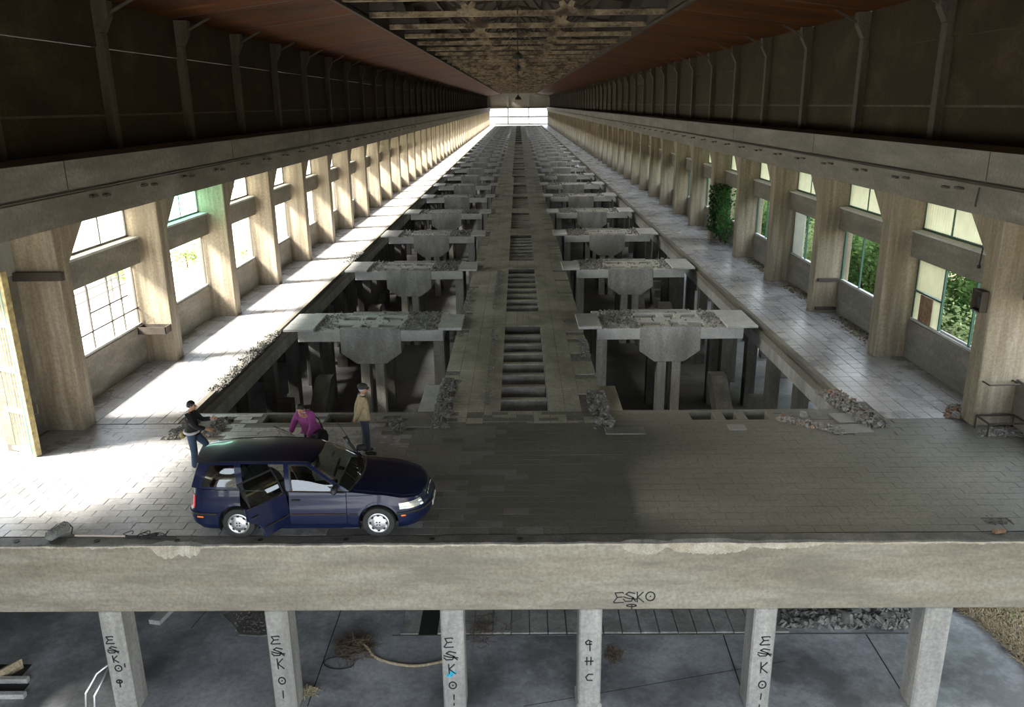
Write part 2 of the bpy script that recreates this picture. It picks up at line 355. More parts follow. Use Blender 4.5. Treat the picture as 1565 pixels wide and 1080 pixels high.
# ---- ceiling: two slopes of rusty sheets, a lantern with trusses between
ceil = struct(empty('ceiling'))
XL, ZL, ZEV = 6.3, 11.17, 10.45
for s in (-1, 1):
    x1 = 11.95
    for k in range(-4, NB + 1):
        y = 18.4 + k * S
        if k == -4: ma = MB().add([(s * x1, .03, ZEV), (s * XL, .03, ZL), (s * XL, S - .03, ZL), (s * x1, S - .03, ZEV), (s * x1, .03, ZEV + .06), (s * XL, .03, ZL + .06), (s * XL, S - .03, ZL + .06), (s * x1, S - .03, ZEV + .06)],
                            [(0, 1, 2, 3), (7, 6, 5, 4), (0, 4, 5, 1), (1, 5, 6, 2), (2, 6, 7, 3), (3, 7, 4, 0)]).mesh('ceiling_sheet', M['rust'])
        link('ceiling_sheet', ma, ceil, (0, y, 0))
    seam = MB().bar((s * x1, 0, ZEV + .02), (s * XL, 0, ZL + .02), .10, .05).mesh('seam_strip', M['steel'])
    for k in range(-4, NB + 1): link('seam_strip', seam, ceil, (0, 18.4 + k * S, 0))
    MB().box(*sorted((s * XL, s * (XL + .14))), Y0, YE, ZL - .12, ZL + .5).build('lantern_kerb', M['roof'], ceil)
    # lantern side boards: a broken gap in every bay lets a little sky through
    lw = MB().box(*sorted((s * (XL + .1), s * (XL + .2))), 0, S * .60, ZL + .4, ZL + 2.0).box(*sorted((s * (XL + .1), s * (XL + .2))), S * .60, S, ZL + .4, ZL + .9).box(*sorted((s * (XL + .1), s * (XL + .2))), S * .60, S, ZL + 1.35, ZL + 2.0).mesh('lantern_board', M['roof'])
    lb = MB()
    for j in range(4): lb.bar((s * (XL + .12), S * (.64 + .1 * j), ZL + .85), (s * (XL + .12), S * (.60 + .1 * j), ZL + 1.4), .05)
    lbm = lb.mesh('lantern_slat', M['steel'])
    rm = MB().prism([(0, 3.0), (s * (XL + .4), 1.95), (s * (XL + .4), 2.05), (0, 3.1)], 'y', 0, S - .02).mesh('lantern_roof', M['roof'])
    for k in range(-4, NB + 1):
        y = 18.4 + k * S
        a = link('lantern_board', lw, ceil, (0, y, 0)); 
        if k < 24: link('lantern_slat', lbm, a)
        link('lantern_roof', rm, ceil, (0, y, ZL))
    pu = MB()
for j, xx in enumerate((-4.6, -3.0, -1.4, 1.4, 3.0, 4.6)):
    MB().box(xx - .07, xx + .07, Y0, YE, ZL + 2.9 - abs(xx) * .165 - .22, ZL + 2.9 - abs(xx) * .165).build('purlin', M['roof'], ceil)
# trusses
tc_ = MB().box(-6.3, 6.3, -.13, .13, ZL - .02, ZL + .20).mesh('bottom_chord', M['cream'], bevel=.01)
tg = MB().prism([(-.50, ZL + .19), (-.26, ZL + .30), (-.34, ZL + .50), (-.16, ZL + .58), (.0, ZL + .40), (.16, ZL + .58), (.34, ZL + .50), (.26, ZL + .30), (.50, ZL + .19)], 'y', -.17, .17).mesh('gusset', M['cream'])
te = MB().prism([(-6.3, ZL + .26), (-6.3, ZL + 1.9), (-5.9, ZL + 1.9), (-5.2, ZL + .26)], 'y', -.05, .05).mesh('end_gusset', M['steel'])
te2 = MB().prism([(6.3, ZL + .26), (6.3, ZL + 1.9), (5.9, ZL + 1.9), (5.2, ZL + .26)], 'y', -.05, .05).mesh('end_gusset', M['steel'])
def tzz(x): return ZL + 2.75 - abs(x) * .165
tt = MB().bar((-6.3, 0, tzz(6.3)), (0, 0, tzz(0)), .14, .16).bar((6.3, 0, tzz(6.3)), (0, 0, tzz(0)), .14, .16).mesh('top_chord', M['roof'])
dm = []
for a, b in ((-2.1, -4.3), (-2.1, -.2), (2.1, 4.3), (2.1, .2)):
    dm.append(MB().bar((a, 0, ZL + .4), (b, 0, tzz(b)), .12, .12).mesh('diagonal', M['roof']))
hang = MB().box(-.03, .03, -.17, -.14, ZL + .02, ZL + .9).mesh('hanger', M['steel'])
for k in range(0, NB - 2):
    y = 31.6 + (k - 3) * 5.62
    t = link('truss', tc_, ceil, (0, y, 0)); t.name = 'truss'
    for gx in (-2.1, 2.1): link('gusset', tg, t, (gx, 0, 0))
    if k < 30:
        for d in dm: link('diagonal', d, t)
        link('top_chord', tt, t); link('hanger', hang, t)
        link('end_gusset', te, t); link('end_gusset', te2, t)

# ---- end wall, with a window wall below
ew = struct(empty('wall_end', (0, YE, 0)))
ez = MB().box(-12.2, 12.2, 0, .4, 6.6, 14.4).build('gable_panel', M['spall'], ew)
for xx in (-11.6, -3.9, 3.9, 11.6):
    MB().box(xx - .35, xx + .35, -.5, .0, 6.6, 10.6).build('gable_pier', M['cover'], ew)
MB().box(-12, 12, -.6, .4, 6.0, 6.6).build('gable_beam', M['pillar'], ew)
w = struct(empty('window_end', (0, YE, 0)))
for xx in (-11.2, -3.9, 3.9, 11.2): MB().box(xx - .22, xx + .22, 0, .3, 0, 6.0).build('mullion', M['cover'], w)
for zz in (.35, 3.0): MB().box(-11.2, 11.2, .02, .28, zz - .25, zz + .25).build('transom', M['pillar'], w)

# ---- floor
floor = struct(empty('floor'))
AISLE = {-1: struct(empty('floor_aisle_left')), 1: struct(empty('floor_aisle_right'))}
walk = struct(empty('floor_walkway'))
def fbox(name, x0, x1, y0, y1, z0, z1, m):
    par = walk if name.startswith(('walkway', 'pit_liner')) else AISLE[-1 if x0 < 0 else 1] if name.startswith('aisle') else floor
    return MB().box(x0, x1, y0, y1, z0, z1).build(name, M[m], par, bevel=.012)
XWL, XWR = -11.9, 12.1
YR0 = 18.75                                  # the strip with the hopper holes starts here
YF = 19.60                                   # pit starts here
SLAB = fbox('front_slab', XWL, XWR, KEDGE + .36, YR0, -.55, 0, 'slab')
HL = [(-7.05, -6.30), (-5.55, -4.60), (-4.05, -3.2)]
HL = [(G(401, 645).x, G(447, 645).x), (G(498, 645).x, G(536, 645).x)]
HR = [(G(1058, 640).x, G(1094, 640).x), (G(1110, 640).x, G(1129, 640).x), (G(1144, 640).x, G(1178, 640).x)]
cuts = [XWL] + [v for h in HL + HR for v in h] + [XWR]
for i in range(0, len(cuts), 2):
    fbox('slab_strip', cuts[i], cuts[i + 1], YR0 + .15, YF - .14, -.75, 0, 'slab')
fbox('slab_strip', XWL, XWR, YR0, YR0 + .15, -.75, 0, 'slab')
fbox('slab_lip', -8.4, 8.45, YF - .14, YF, -.75, 0, 'slab')
fbox('aisle_slab', XWL, -XP['left'], YF - .32, YE, -.22, -.004, 'joint')
fbox('aisle_slab', XP['right'], XWR, YF - .32, YE, -.22, -.004, 'joint')
for s, xx in ((-1, -XP['left']), (1, XP['right'])):
    a, b = sorted((xx, xx + s * .32)); fbox('aisle_beam', a, b, YF, YE, -.85, -.22, 'frame')
    a, b = sorted((xx, xx - s * .10)); fbox('aisle_nosing', a, b, YF, YE, -.34, -.10, 'beam')
# walkway with its ladder openings
WX, OX = 2.2, .72
NR = 27
fbox('walkway_side', -WX, -OX, YF, YE, -.45, -.004, 'rubble'); fbox('walkway_side', OX, WX, YF, YE, -.45, -.004, 'rubble')
for s in (-1, 1):
    a, b = sorted((s * WX, s * (WX - .3))); fbox('walkway_girder', a, b, YF, YE, -1.5, -.45, 'frame')
rung = MB().box(-OX, OX, 0, .16, -.75, -.12).mesh('rung', M['frame'], bevel=.02)
rcap = MB().box(-OX, OX, -.01, .17, -.12, -.07).mesh('rung_cap', M['walk'])
for k in range(NR):
    y = 19.62 + k * SP
    y2 = y + 8.35
    fbox('walkway_panel', -OX, OX, (YF if k == 0 else y - 2.2), y, -.45, -.004, 'joint')
    if k < 14:
        for j in range(7):
            r_ = link('rung', rung, walk, (0, y + 1.0 + j * 1.06, 0)); link('rung_cap', rcap, r_)
fbox('pit_liner', -OX, OX, YF, YE, -1.5, -1.4, 'joint')

# ---- edge beam in front, chipped along its top edge, on six columns
def fnoise(t, seed=0.0): return math.sin(t * 3.1 + seed) * .5 + math.sin(t * 7.7 + 1.3 + seed) * .3 + math.sin(t * 17.3 + 2.1 + seed) * .2
mb = MB(); N = 620; x0, x1 = -11.9, 12.1
rings = []
random.seed(3)
for i in range(N + 1):
    x = x0 + (x1 - x0) * i / N
    chip = max(0, fnoise(x * 2.3) * .5 - .25) * .05 + random.random() * .012
    spall = 0.0
    for (c, wd, dp) in ((G(252, 838).x, .26, .11), (G(285, 838).x, .24, .09), (G(985, 832).x, .40, .09), (G(1085, 835).x, .75, .10), (G(1200, 838).x, .7, .04)):
        q = 1 - ((x - c) / wd) ** 2
        if q > 0: spall = max(spall, dp * math.sqrt(q) * (.85 + .22 * random.random()))
    chip += spall
    yf = KEDGE
    up = .035 + .012 * fnoise(x, 4)
    pts = [(KEDGE + .36, -.5, 1), (KEDGE + .36, up * .2, 1), (KEDGE + .30, up, 1), (KEDGE + chip * 1.1 + .03, up, 1), (KEDGE + chip * .6 + .008, up - .02 - chip * .3, 2),
           (KEDGE + .003, up - .04 - chip * 2.0, 0), (KEDGE, -.7, 0), (KEDGE + .006 * fnoise(x * 1.5, 2), -1.33 + .012 * random.random(), 0), (KEDGE + .03, -1.36, 0), (KEDGE + .55, -1.36, 0), (KEDGE + .55, -.5, 0)]
    base = len(mb.v)
    for (yy, zz, mi) in pts: mb.v.append((x, yy, zz))
    n = len(pts)
    if i:
        for j in range(n):
            jj = (j + 1) % n
            a = base - n
            mb.f.append((a + j, a + jj, base + jj, base + j)); mb.m.append(pts[j][2] if j < n - 1 else 0)
mb.f.append(tuple(range(n))); mb.m.append(0); mb.f.append(tuple(range(base + n - 1, base - 1, -1))); mb.m.append(0)
EB = struct(mb.build('edge_beam', [M['edge'], M['edge_top'], M['spall']]))
hole = MB().lathe([(.0, 0), (.045, 0), (.05, .004), (.05, -.01)], n=10).mesh('dowel_hole', M['black'])
for hx in (26, 148, 270, 397, 528, 660, 795): 
    p = G(hx, 826, .04); link('dowel_hole', hole, EB, (p.x, KEDGE + .17, .042))

# ---- basement
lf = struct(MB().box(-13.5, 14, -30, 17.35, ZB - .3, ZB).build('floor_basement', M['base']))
struct(MB().box(-13.5, 14, 17.35, YE, ZB - .3, ZB).build('floor_pit', M['pitfloor']))  # pit half of the floor, its shade carried by the colour
CXS = [GY(px_, 936, KEDGE + .03).x for px_ in (166, 421, 690, 903, 1171, 1436)]
# retaining wall on the yard side and the far end
struct(MB().box(-13.6, -13.2, -30, YE, ZB, -.3).build('wall_basement', M['beam']))
colm = MB().box(-.2, .2, 0, .45, ZB, -.22).mesh('basement_column', M['pitshade'], bevel=.02)
cb = struct(empty('basement_frame'))
for s, xs in ((-1, (8.7, 11.0)), (1, (8.75, 11.2))):
    for xx in xs:
        for k in range(0, 34):
            link('support_column', colm, cb, (s * xx, 20.9 + k * 2.81 + (.0 if xx < 9 else .5), 0))
for s in (-1, 1):
    for k in range(0, 18):
        link('support_column', colm, cb, (s * 1.95, 27.6 + k * SP / 2, 0))

struct(MB().box(-13.2, -2.3, 17.2, 17.5, ZB, -.5).build('wall_light_block', M['beam']))  # unseen wall added to keep back light out of the yard-side pit
# ---- paving: tiles with real joints; the nearest 300 are single pieces, the rest one part
def tile_field(x0, x1, y0, y1, tx, ty, bond, skip=None, gap=.012):
    out = []; j = 0; y = y0
    while y < y1 - ty * .5:
        x = x0 - (tx * .5 if (bond and j % 2) else 0)
        while x < x1 - .02:
            a, b = max(x, x0), min(x + tx, x1)
            if b - a > .08:
                if not (skip and skip((a + b) / 2, y + ty / 2)): out.append((a + gap / 2, b - gap / 2, y + gap / 2, min(y + ty, y1) - gap / 2))
            x += tx
        y += ty; j += 1
    return out
random.seed(11)
def paved(tiles, mat, hero, par=None):
    par = par or floor
    tiles.sort(key=lambda t: (t[2] - 0) ** 2 + ((t[0] + t[1]) / 2 * .35) ** 2)
    mb = MB()
    cache = {}
    for i, (a, b, c, d) in enumerate(tiles):
        dz = random.uniform(-.002, .004); h = .016
        if i < hero:
            key = (round(b - a, 3), round(d - c, 3))
            if key not in cache:
                w_, l_ = key; cache[key] = MB().box(-w_ / 2, w_ / 2, -l_ / 2, l_ / 2, -.02, h).mesh('tile', mat, bevel=.004)
            o = link('tile', cache[key], par, ((a + b) / 2, (c + d) / 2, dz)); o.rotation_euler = (random.uniform(-.004, .004), random.uniform(-.004, .004), random.uniform(-.004, .004))
        else:
            z = h + dz
            mb.add([(a, c, -.01), (b, c, -.01), (b, d, -.01), (a, d, -.01), (a, c, z), (b, c, z), (b, d, z), (a, d, z)], [(4, 5, 6, 7), (0, 1, 5, 4), (1, 2, 6, 5), (2, 3, 7, 6), (3, 0, 4, 7)])
    if mb.v:
        o = mb.build('paving', mat, par); o['kind'] = 'stuff'
HOLES = [(a - .25, b + .25, YR0 - .1, YF) for a, b in HL + HR]
TRENCH = []                                   # broken strips in the paving, filled in with rubble later
def trench(p0, p1, w): TRENCH.append((Vector(p0[:2]), Vector(p1[:2]), w))
trench(G(262, 672), G(300, 640), .20); trench(G(318, 668), G(345, 640), .26)
trench(G(1262, 598), G(1345, 655), .40); trench(G(1190, 640), G(1290, 662), .20)
trench(G(612, 660), G(603, 640), .22)
def broken(x, y):
    for a, b, w in TRENCH:
        d = b - a; t = max(0, min(1, (Vector((x, y)) - a).dot(d) / d.length_squared))
        if (a + d * t - Vector((x, y))).length < w: return True
    for h in HOLES:
        if h[0] < x < h[1] and h[2] < y < h[3]: return True
    return False
fl = tile_field(XWL + .3, XWR - .3, KEDGE + .37, YR0 + .1, .50, .25, True, lambda x, y: broken(x, y) or (G(1490, 790).x < x < G(1545, 790).x and abs(y - G(1518, 796).y) < .2), gap=.009)
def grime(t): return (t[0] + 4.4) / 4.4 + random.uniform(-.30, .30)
gl = [(grime(t), t) for t in fl]
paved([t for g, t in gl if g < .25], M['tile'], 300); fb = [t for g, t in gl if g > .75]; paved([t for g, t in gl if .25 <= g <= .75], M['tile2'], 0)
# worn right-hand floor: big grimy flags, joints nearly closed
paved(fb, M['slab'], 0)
def row0(x, y): return broken(x, y) or any(h[0] < x < h[1] for h in HL + HR) and y > YR0 - .1
rw = tile_field(-8.3, 8.4, YR0 + .1, YF - .05, .42, .21, True, row0, gap=.008)
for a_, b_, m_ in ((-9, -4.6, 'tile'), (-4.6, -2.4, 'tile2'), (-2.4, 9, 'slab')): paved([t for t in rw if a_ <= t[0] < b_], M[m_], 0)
for s, xx, xw in ((-1, -XP['left'] - .14, XWL), (1, XP['right'] + .14, XWR)):
    a, b = sorted((xx, xw))
    paved(tile_field(a, b, YR0 + .1, 110, .40, .40, False, broken, gap=.014), M['tile'], 300, AISLE[s])
    fbox('aisle_paving_far', a, b, 110, YE, -.01, .012, 'tile')
    a, b = sorted((xx + s * .06, xx - s * .12)); fbox('aisle_kerb', a, b, YF + .1, YE, -.11, .03, 'beam')
def wskip(x, y):
    if abs(x) < OX and y > 19.58:
        t = (y - 19.62) % SP
        if t < 8.35: return True
    # crumbled edges
    if abs(x) > 1.75 and fnoise(y * .9, 3 if x > 0 else 0) > .42: return True
    if x > 1.7 and 19.2 < y < 20.9: return True
    if x < -1.75 and y < 22.0: return True
    return False
wt = [t for t in tile_field(-WX, WX, YF - .9, 90, .42, .42, False, wskip, gap=.012)]
paved(wt, M['walk'], 300, walk)
for s in (-1, 1):
    a, b = sorted((s * OX, s * WX)); fbox('walkway_paving_far', a, b, 90, YE, -.01, .012, 'walk')
for k in range(7, NR):
    y = 19.62 + k * SP; fbox('walkway_panel_far', -OX, OX, y - 2.2, y, -.01, .012, 'walk')

# ------------------------------------------------------------------ hopper frames across the pits
random.seed(21)
def rub_mesh(n, f, rmin, rmax, mats=('rubble',), flat=.7):
    mb = MB()
    for i in range(n):
        x, y, z = f(); mb.chunk((x, y, z), random.uniform(rmin, rmax) * (1 if random.random() < .9 else 1.8), random.randrange(len(mats)) if random.random() < .45 else 0, flat)
    return mb.mesh('rubble', [M[m] for m in mats])
FD = 2.6
def frame_parts(s, full):
    """s=-1 left pit, 1 right pit: x runs from the walkway end (0) outwards; returns (name, mesh, sub) list"""
    P = []
    X = lambda a, b: tuple(sorted((s * a, s * b)))
    # top deck around two rows of three holes
    ys = [0, .42, .92, 1.55, 2.05, FD]; hx = [(4.36 - .05, 4.36 + .72), (5.35, 5.72), (6.02, 6.55)]
    m_ = MB()
    m_.box(*X(2.7, 7.85), ys[0], ys[1], -.4, 0).box(*X(2.7, 7.85), ys[2], ys[3], -.4, 0).box(*X(2.7, 7.85), ys[4], ys[5], -.4, 0)
    xs = [2.7] + [v for h in hx for v in h] + [7.85]
    for (a, b) in ((ys[1], ys[2]), (ys[3], ys[4])):
        for i in range(0, len(xs), 2): m_.box(*X(xs[i], xs[i + 1]), a, b, -.4, 0)
    P.append(('deck', m_.mesh('deck', M['cover'], bevel=.02)))  # overhead light put into the colour: deck paler than the hopper
    m_ = MB()
    c = 5.28
    for (a, b) in ((-.02, .35), (FD - .35, FD + .02)):
        m_.prism([(s * (c - 1.07), .04), (s * (c + 1.07), .04), (s * (c + 1.07), -.82), (s * (c + .52), -1.22), (s * (c - .52), -1.22), (s * (c - 1.07), -.82)], 'y', a, b)
    m_.prism([(s * (c - 1.07), -.42), (s * (c - .95), -.42), (s * (c - .45), -1.22), (s * (c - .52), -1.22), (s * (c - 1.07), -.82)], 'y', .35, FD - .35)
    m_.prism([(s * (c + 1.07), -.42), (s * (c + .95), -.42), (s * (c + .45), -1.22), (s * (c + .52), -1.22), (s * (c + 1.07), -.82)], 'y', .35, FD - .35)
    P.append(('hopper', m_.mesh('hopper', M['frame'], bevel=.015)))
    for xx in (4.87, 5.39):
        for yy in (.0, FD - .42): P.append(('leg', MB().box(*X(xx, xx + .31), yy, yy + .42, ZB, -1.2).mesh('leg', M['column'] if yy < 1 else M['pitshade'])))
    for (xx, yy) in ((2.72, .3), (7.2, .3), (2.72, FD - .5), (7.2, FD - .5)):
        P.append(('leg', MB().box(*X(xx, xx + .38), yy, yy + .45, ZB, -.4).mesh('leg', M['pitshade'] if xx > 7 or yy > 1 else M['column'])))  # rear and outer legs get the copy with shade in its colour
    P.append(('cover_slab', MB().box(*X(2.05, 2.86), -.12, 1.75, .02, .12).mesh('cover_slab', M['cover'], bevel=.01)))
    P.append(('cover_slab', MB().box(*X(7.25, 8.3), -.15, 2.1, .02, .11).mesh('cover_slab', M['cover'], bevel=.01)))
    return P
fram = {}
GRP = {-1: 'hopper frames across the pit beside the bright window wall', 1: 'hopper frames across the pit beside the leafy window wall'}
LBL = {-1: 'grey concrete hopper frame bridging the pit between the walkway and the sunlit yard-side aisle', 1: 'grey concrete hopper frame bridging the pit between the walkway and the leafy-side aisle'}
for s in (-1, 1):
    parts = frame_parts(s, True)
    rub = []
    for v in range(3):
        def fz():
            while 1:
                u = random.random(); x = 2.95 + u * 4.3; y = random.uniform(.05, FD - .05)
                near_c = 4.2 < x < 6.6
                if near_c and random.random() > .05: continue
                if x > 6.6 and random.random() > .5: continue
                for (a, b) in ((.42, .92), (1.55, 2.05)):
                    if a < y < b and 4.25 < x < 6.6: break
                else: return (s * x, y, random.uniform(.0, .06))
        rub.append(rub_mesh(520 if v < 2 else 160, fz, .02 if v < 2 else .04, .055 if v < 2 else .08))
    for k in range(NR):
        fr = empty('hopper_frame', (0, PB + k * SP, 0))
        o_ = 'first second third fourth fifth sixth seventh eighth ninth tenth eleventh twelfth thirteenth fourteenth fifteenth sixteenth seventeenth eighteenth nineteenth twentieth twenty-first twenty-second twenty-third twenty-fourth twenty-fifth twenty-sixth twenty-seventh'.split()
        tag(fr, 'concrete hopper frame across the %s-side pit, %s from the front slab' % ('yard' if s < 0 else 'leafy', o_[k]), 'concrete frame', GRP[s])
        for (n, me) in parts:
            if k > 13 and n == 'leg': continue
            link(n, me, fr)
        o = link('rubble', rub[0 if k == 0 else 1 if k < 4 else 2], fr); o['kind'] = 'stuff'
        if k < 4:
            for j in range(5):
                xx = s * (4.3 + j * .52); q = MB().tube([(xx, .12 + (j % 2) * 1.1, .03), (xx, .12 + (j % 2) * 1.1, .10), (xx + .04, .12 + (j % 2) * 1.1, .13)], .014, 5).build('anchor_bolt', M['steel'], fr)
# ------------------------------------------------------------------ windows in the near bays
def corrugated(w, h, pitch=.11, amp=.022):
    """sheet in the y-z plane, ridges upright, 0..w by 0..h"""
    n = max(2, int(w / pitch * 6)); mb = MB()
    for i in range(n + 1):
        y = w * i / n; x = amp * math.sin(2 * math.pi * y / pitch)
        mb.v += [(x - .004, y, 0), (x - .004, y, h)]
    for i in range(n): a = 2 * i; mb.f.append((a, a + 2, a + 3, a + 1)); mb.m.append(0)
    return mb
wn = 0
for side, q in SIDE.items():
    s, x, y0 = q['s'], q['x'], q['y0']; px = s * (x + 1.0)
    mbar = M['bar'] if side == 'left' else M['green']
    for k in range(0, 8):
        wn += 1
        w = struct(empty('window_%d' % wn, (px, y0 + k * S + .55, 0)))
        L = S - .55; fr = w
        # upper light: frame, two mullions, three corrugated sheets
        for (a, b) in (((0, 0, 3.95), (0, L, 3.95)),): MB().bar(a, b, .07, .06).build('frame', mbar, fr)
        for yy in (.04, L * .36, L * .68, L - .04): MB().bar((0, yy, 3.93), (0, yy, 5.0), .055, .055).build('mullion', mbar, fr)
        pm_ = M['white_fg'] if side == 'left' else M['yellow']
        if side == 'left' and k == 1: pm_ = M['green_fg']
        for (a, b) in ((.07, L * .36 - .03), (L * .36 + .03, L * .68 - .03), (L * .68 + .03, L - .07)):
            o = corrugated(b - a, 1.03, .14).build('pane', pm_, fr, smooth=True); o.location = (0, a, 3.97)
        # lower light
        MB().bar((0, 0, 1.24), (0, L, 1.24), .12, .07).build('sill', M['cover'], fr)
        MB().bar((0, 0, 3.09), (0, L, 3.09), .06, .06).build('frame', mbar, fr)
        if side == 'left':
            if k == 0:
                for yy in (.05, L * .22, L * .46, L * .68, L * .82, L - .05): MB().bar((0, yy, 1.25), (0, yy, 3.1), .045, .045).build('mullion', mbar, fr)
                MB().bar((0, L * .05, 1.75), (0, L, 1.75), .04, .04).build('glazing_bar', mbar, fr)
                MB().bar((0, L * .46, 2.25), (0, L * .9, 2.25), .04, .04).build('glazing_bar', mbar, fr)
                MB().bar((0, L * .0, 2.05), (0, L * .22, 2.05), .04, .04).build('glazing_bar', mbar, fr)
            elif k == 1:
                MB().bar((0, L - .05, 1.25), (0, L - .05, 3.1), .05).build('mullion', mbar, fr)
                MB().tube([(-.05, .1, 2.6), (.25, .3, 2.6), (.25, .3, 1.9), (-.05, .1, 1.9)], .02, 5).build('bracket_rod', M['green'], fr)
                MB().tube([(.0, .2, 3.6), (.25, .35, 3.6), (.25, .35, 4.7), (.0, .2, 4.7)], .02, 5).build('bracket_rod', M['green'], fr)
            else:
                for yy in (.05, L - .05): MB().bar((0, yy, 1.25), (0, yy, 3.1), .05).build('mullion', mbar, fr)
        else:
            for yy in (.05, L * .36, L * .68, L - .05): MB().bar((0, yy, 1.25), (0, yy, 3.1), .06).build('mullion', M['green'], fr)
            if k == 0:
                a, b = L * .68 + .04, L - .08
                o = corrugated(b - a, .95, .11).build('pane', M['yellow'], fr, smooth=True); o.location = (0, a, 2.15)
                MB().bar((0, a, 2.1), (0, L, 2.1), .05).build('glazing_bar', M['green'], fr)
                o = corrugated(.42, .8, .11).build('pane', M['yellow'], fr, smooth=True); o.location = (0, a, 1.28)
                o = corrugated(.30, .8, .11).build('pane', M['yellow'], fr, smooth=True); o.location = (0, b - .32, 1.28)
                MB().box(-.02, .02, a + .42, b - .32, 1.28, 2.05).build('board', M['brickrub'], fr)
                MB().box(.0, .05, .2, L * .66, 1.28, 1.33).build('glass_shards', M['cover'], fr)
            if k == 2: 
                MB().box(-.03, .03, L * .75, L - .08, 1.28, 3.05).build('board', M['white_fg'], fr)
    # sheets in the upper lights further down the hall
    wl = bpy.data.objects['wall_' + side]
    pmesh = MB().box(*sorted((s * (x + .98), s * (x + 1.02))), .55, S, 3.92, 5.02).mesh('upper_pane', M['white_fg'] if side == 'left' else M['yellow'])
    for k in list(range(8, NB + 1)) + [-3, -2, -1]: link('upper_pane', pmesh, wl, (0, y0 + k * S, 0))

for side, q in SIDE.items():                  # unseen panels added to shut light off the edge beam and basement
    for k in (-3, -2):
        s, x = q['s'], q['x']; wl = bpy.data.objects['wall_' + side]
        MB().box(*sorted((s * (x + 1.0), s * (x + 1.1))), q['y0'] + k * S, q['y0'] + (k + 1) * S, -.3, 3.2).build('light_block_panel', M['beam'], wl)
# ------------------------------------------------------------------ back wall behind the camera, open below like the far end
bw = struct(empty('wall_back', (0, Y0, 0)))
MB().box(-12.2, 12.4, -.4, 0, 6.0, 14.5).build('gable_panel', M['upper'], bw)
for xx in (-11.4, -3.9, 3.9, 11.6): MB().box(xx - .25, xx + .25, -.4, 0, ZB, 6.0).build('mullion', M['cover'], bw)

# ------------------------------------------------------------------ outside
struct(MB().box(-160, -11.95, -120, 460, -1.0, -.28).build('ground_yard', M['asph']))
gr = MB(); 
for i, (xa, za, xb, zb) in enumerate(((12.6, ZB, 15.0, ZB + .3), (15.0, ZB + .3, 22.0, -.6), (22.0, -.6, 200, 3.0))):
    gr.add([(xa, -120, za), (xb, -120, zb), (xb, 460, zb), (xa, 460, za)], [(0, 1, 2, 3)])
struct(gr.build('ground_bank', M['soil']))
struct(MB().box(-40, 60, -160, -30, -5, ZB).build('ground_back', M['soil']))
struct(MB().box(-80, 80, YE + .6, 460, -4, -.2).build('ground_end', M['asph']))

def foliage(n, rx, ry, rz, leaf, seed, shape='round'):
    rnd = random.Random(seed); mb = MB()
    lobes = [(rnd.uniform(-.6, .6) * rx, rnd.uniform(-.6, .6) * ry, rnd.uniform(.25, .95) * rz, rnd.uniform(.28, .55)) for _ in range(14)]
    for i in range(n):
        c = lobes[rnd.randrange(len(lobes))]
        th, u = rnd.uniform(0, 6.283), rnd.uniform(-1, 1); r = (rnd.random() ** .4) * c[3]
        rr = math.sqrt(1 - u * u)
        p = Vector((c[0] + rx * r * rr * math.cos(th), c[1] + ry * r * rr * math.sin(th), max(.05, c[2] + rz * r * u * .8)))
        a = Vector((rnd.uniform(-1, 1), rnd.uniform(-1, 1), rnd.uniform(-.7, .5))).normalized(); b = a.cross(Vector((rnd.uniform(-1, 1), rnd.uniform(-1, 1), rnd.uniform(-1, 1)))).normalized()
        l = leaf * rnd.uniform(.6, 1.4)
        mb.add([p, p + a * l * .5 + b * l * .28, p + a * l, p + a * l * .5 - b * l * .28], [(0, 1, 2, 3)])
    return mb
def trunk(h, r, seed, n=5):
    rnd = random.Random(seed); mb = MB()
    for i in range(n):
        a = rnd.uniform(0, 6.28); sp = rnd.uniform(.1, .5) * h * .4
        mb.tube([(0, 0, 0), (math.cos(a) * sp * .3, math.sin(a) * sp * .3, h * .4), (math.cos(a) * sp, math.sin(a) * sp, h * .85)], [r, r * .7, r * .25], 5)
    return mb
FOL = [foliage(7000, 2.2, 2.2, 4.4, .17, 1).mesh('foliage', M['leaf']), foliage(6000, 2.3, 2.3, 3.4, .15, 2).mesh('foliage', M['leaf2']), foliage(6000, 3.0, 3.0, 6.5, .26, 3).mesh('foliage', M['leaf'])]
TRK = [trunk(4.2, .06, 1).mesh('stem', M['bark']), trunk(3.2, .05, 2).mesh('stem', M['bark']), trunk(6.0, .10, 3).mesh('stem', M['bark'])]
NAMES = [('bush', 'dark green bush growing on the bank outside the leafy-side windows', 'bush', 'dark bushes on the bank'), ('bush', 'pale yellow-green bush growing on the bank outside the leafy-side windows', 'bush', 'pale bushes on the bank'), ('tree', 'tall green tree standing behind the bushes on the bank', 'tree', 'trees on the bank')]
random.seed(31)
def bank_z(x):
    return ZB + .3 * (x - 12.6) / 2.4 if x < 15 else ZB + .3 + (x - 15) / 7 * (-.6 - ZB - .3) if x < 22 else -.6 + (x - 22) * 3.6 / 178
spots = []
for i in range(12): spots.append((16.2 + (i % 2) * 1.4, 18 + i * 4.6, (0, 1, 1, 0)[i % 4]))
for i in range(10): spots.append((21.8 + (i % 2) * 2.6, 22 + i * 6.4, 2))
for i in range(5): spots.append((33, 30 + i * 13, 2))
for (x, y, t) in spots:
    nm, lb, ct, gp = NAMES[t]
    b = empty(nm, (x + random.uniform(-.4, .4), y + random.uniform(-.6, .6), 0), random.uniform(0, 6.28)); b.location.z = bank_z(b.location.x) - .05
    sc = random.uniform(.85, 1.25); b.scale = (sc, sc, sc * random.uniform(.9, 1.1))
    link('foliage', FOL[t], b)['kind'] = 'stuff'; link('stem', TRK[t], b); tag(b, lb, ct, gp)
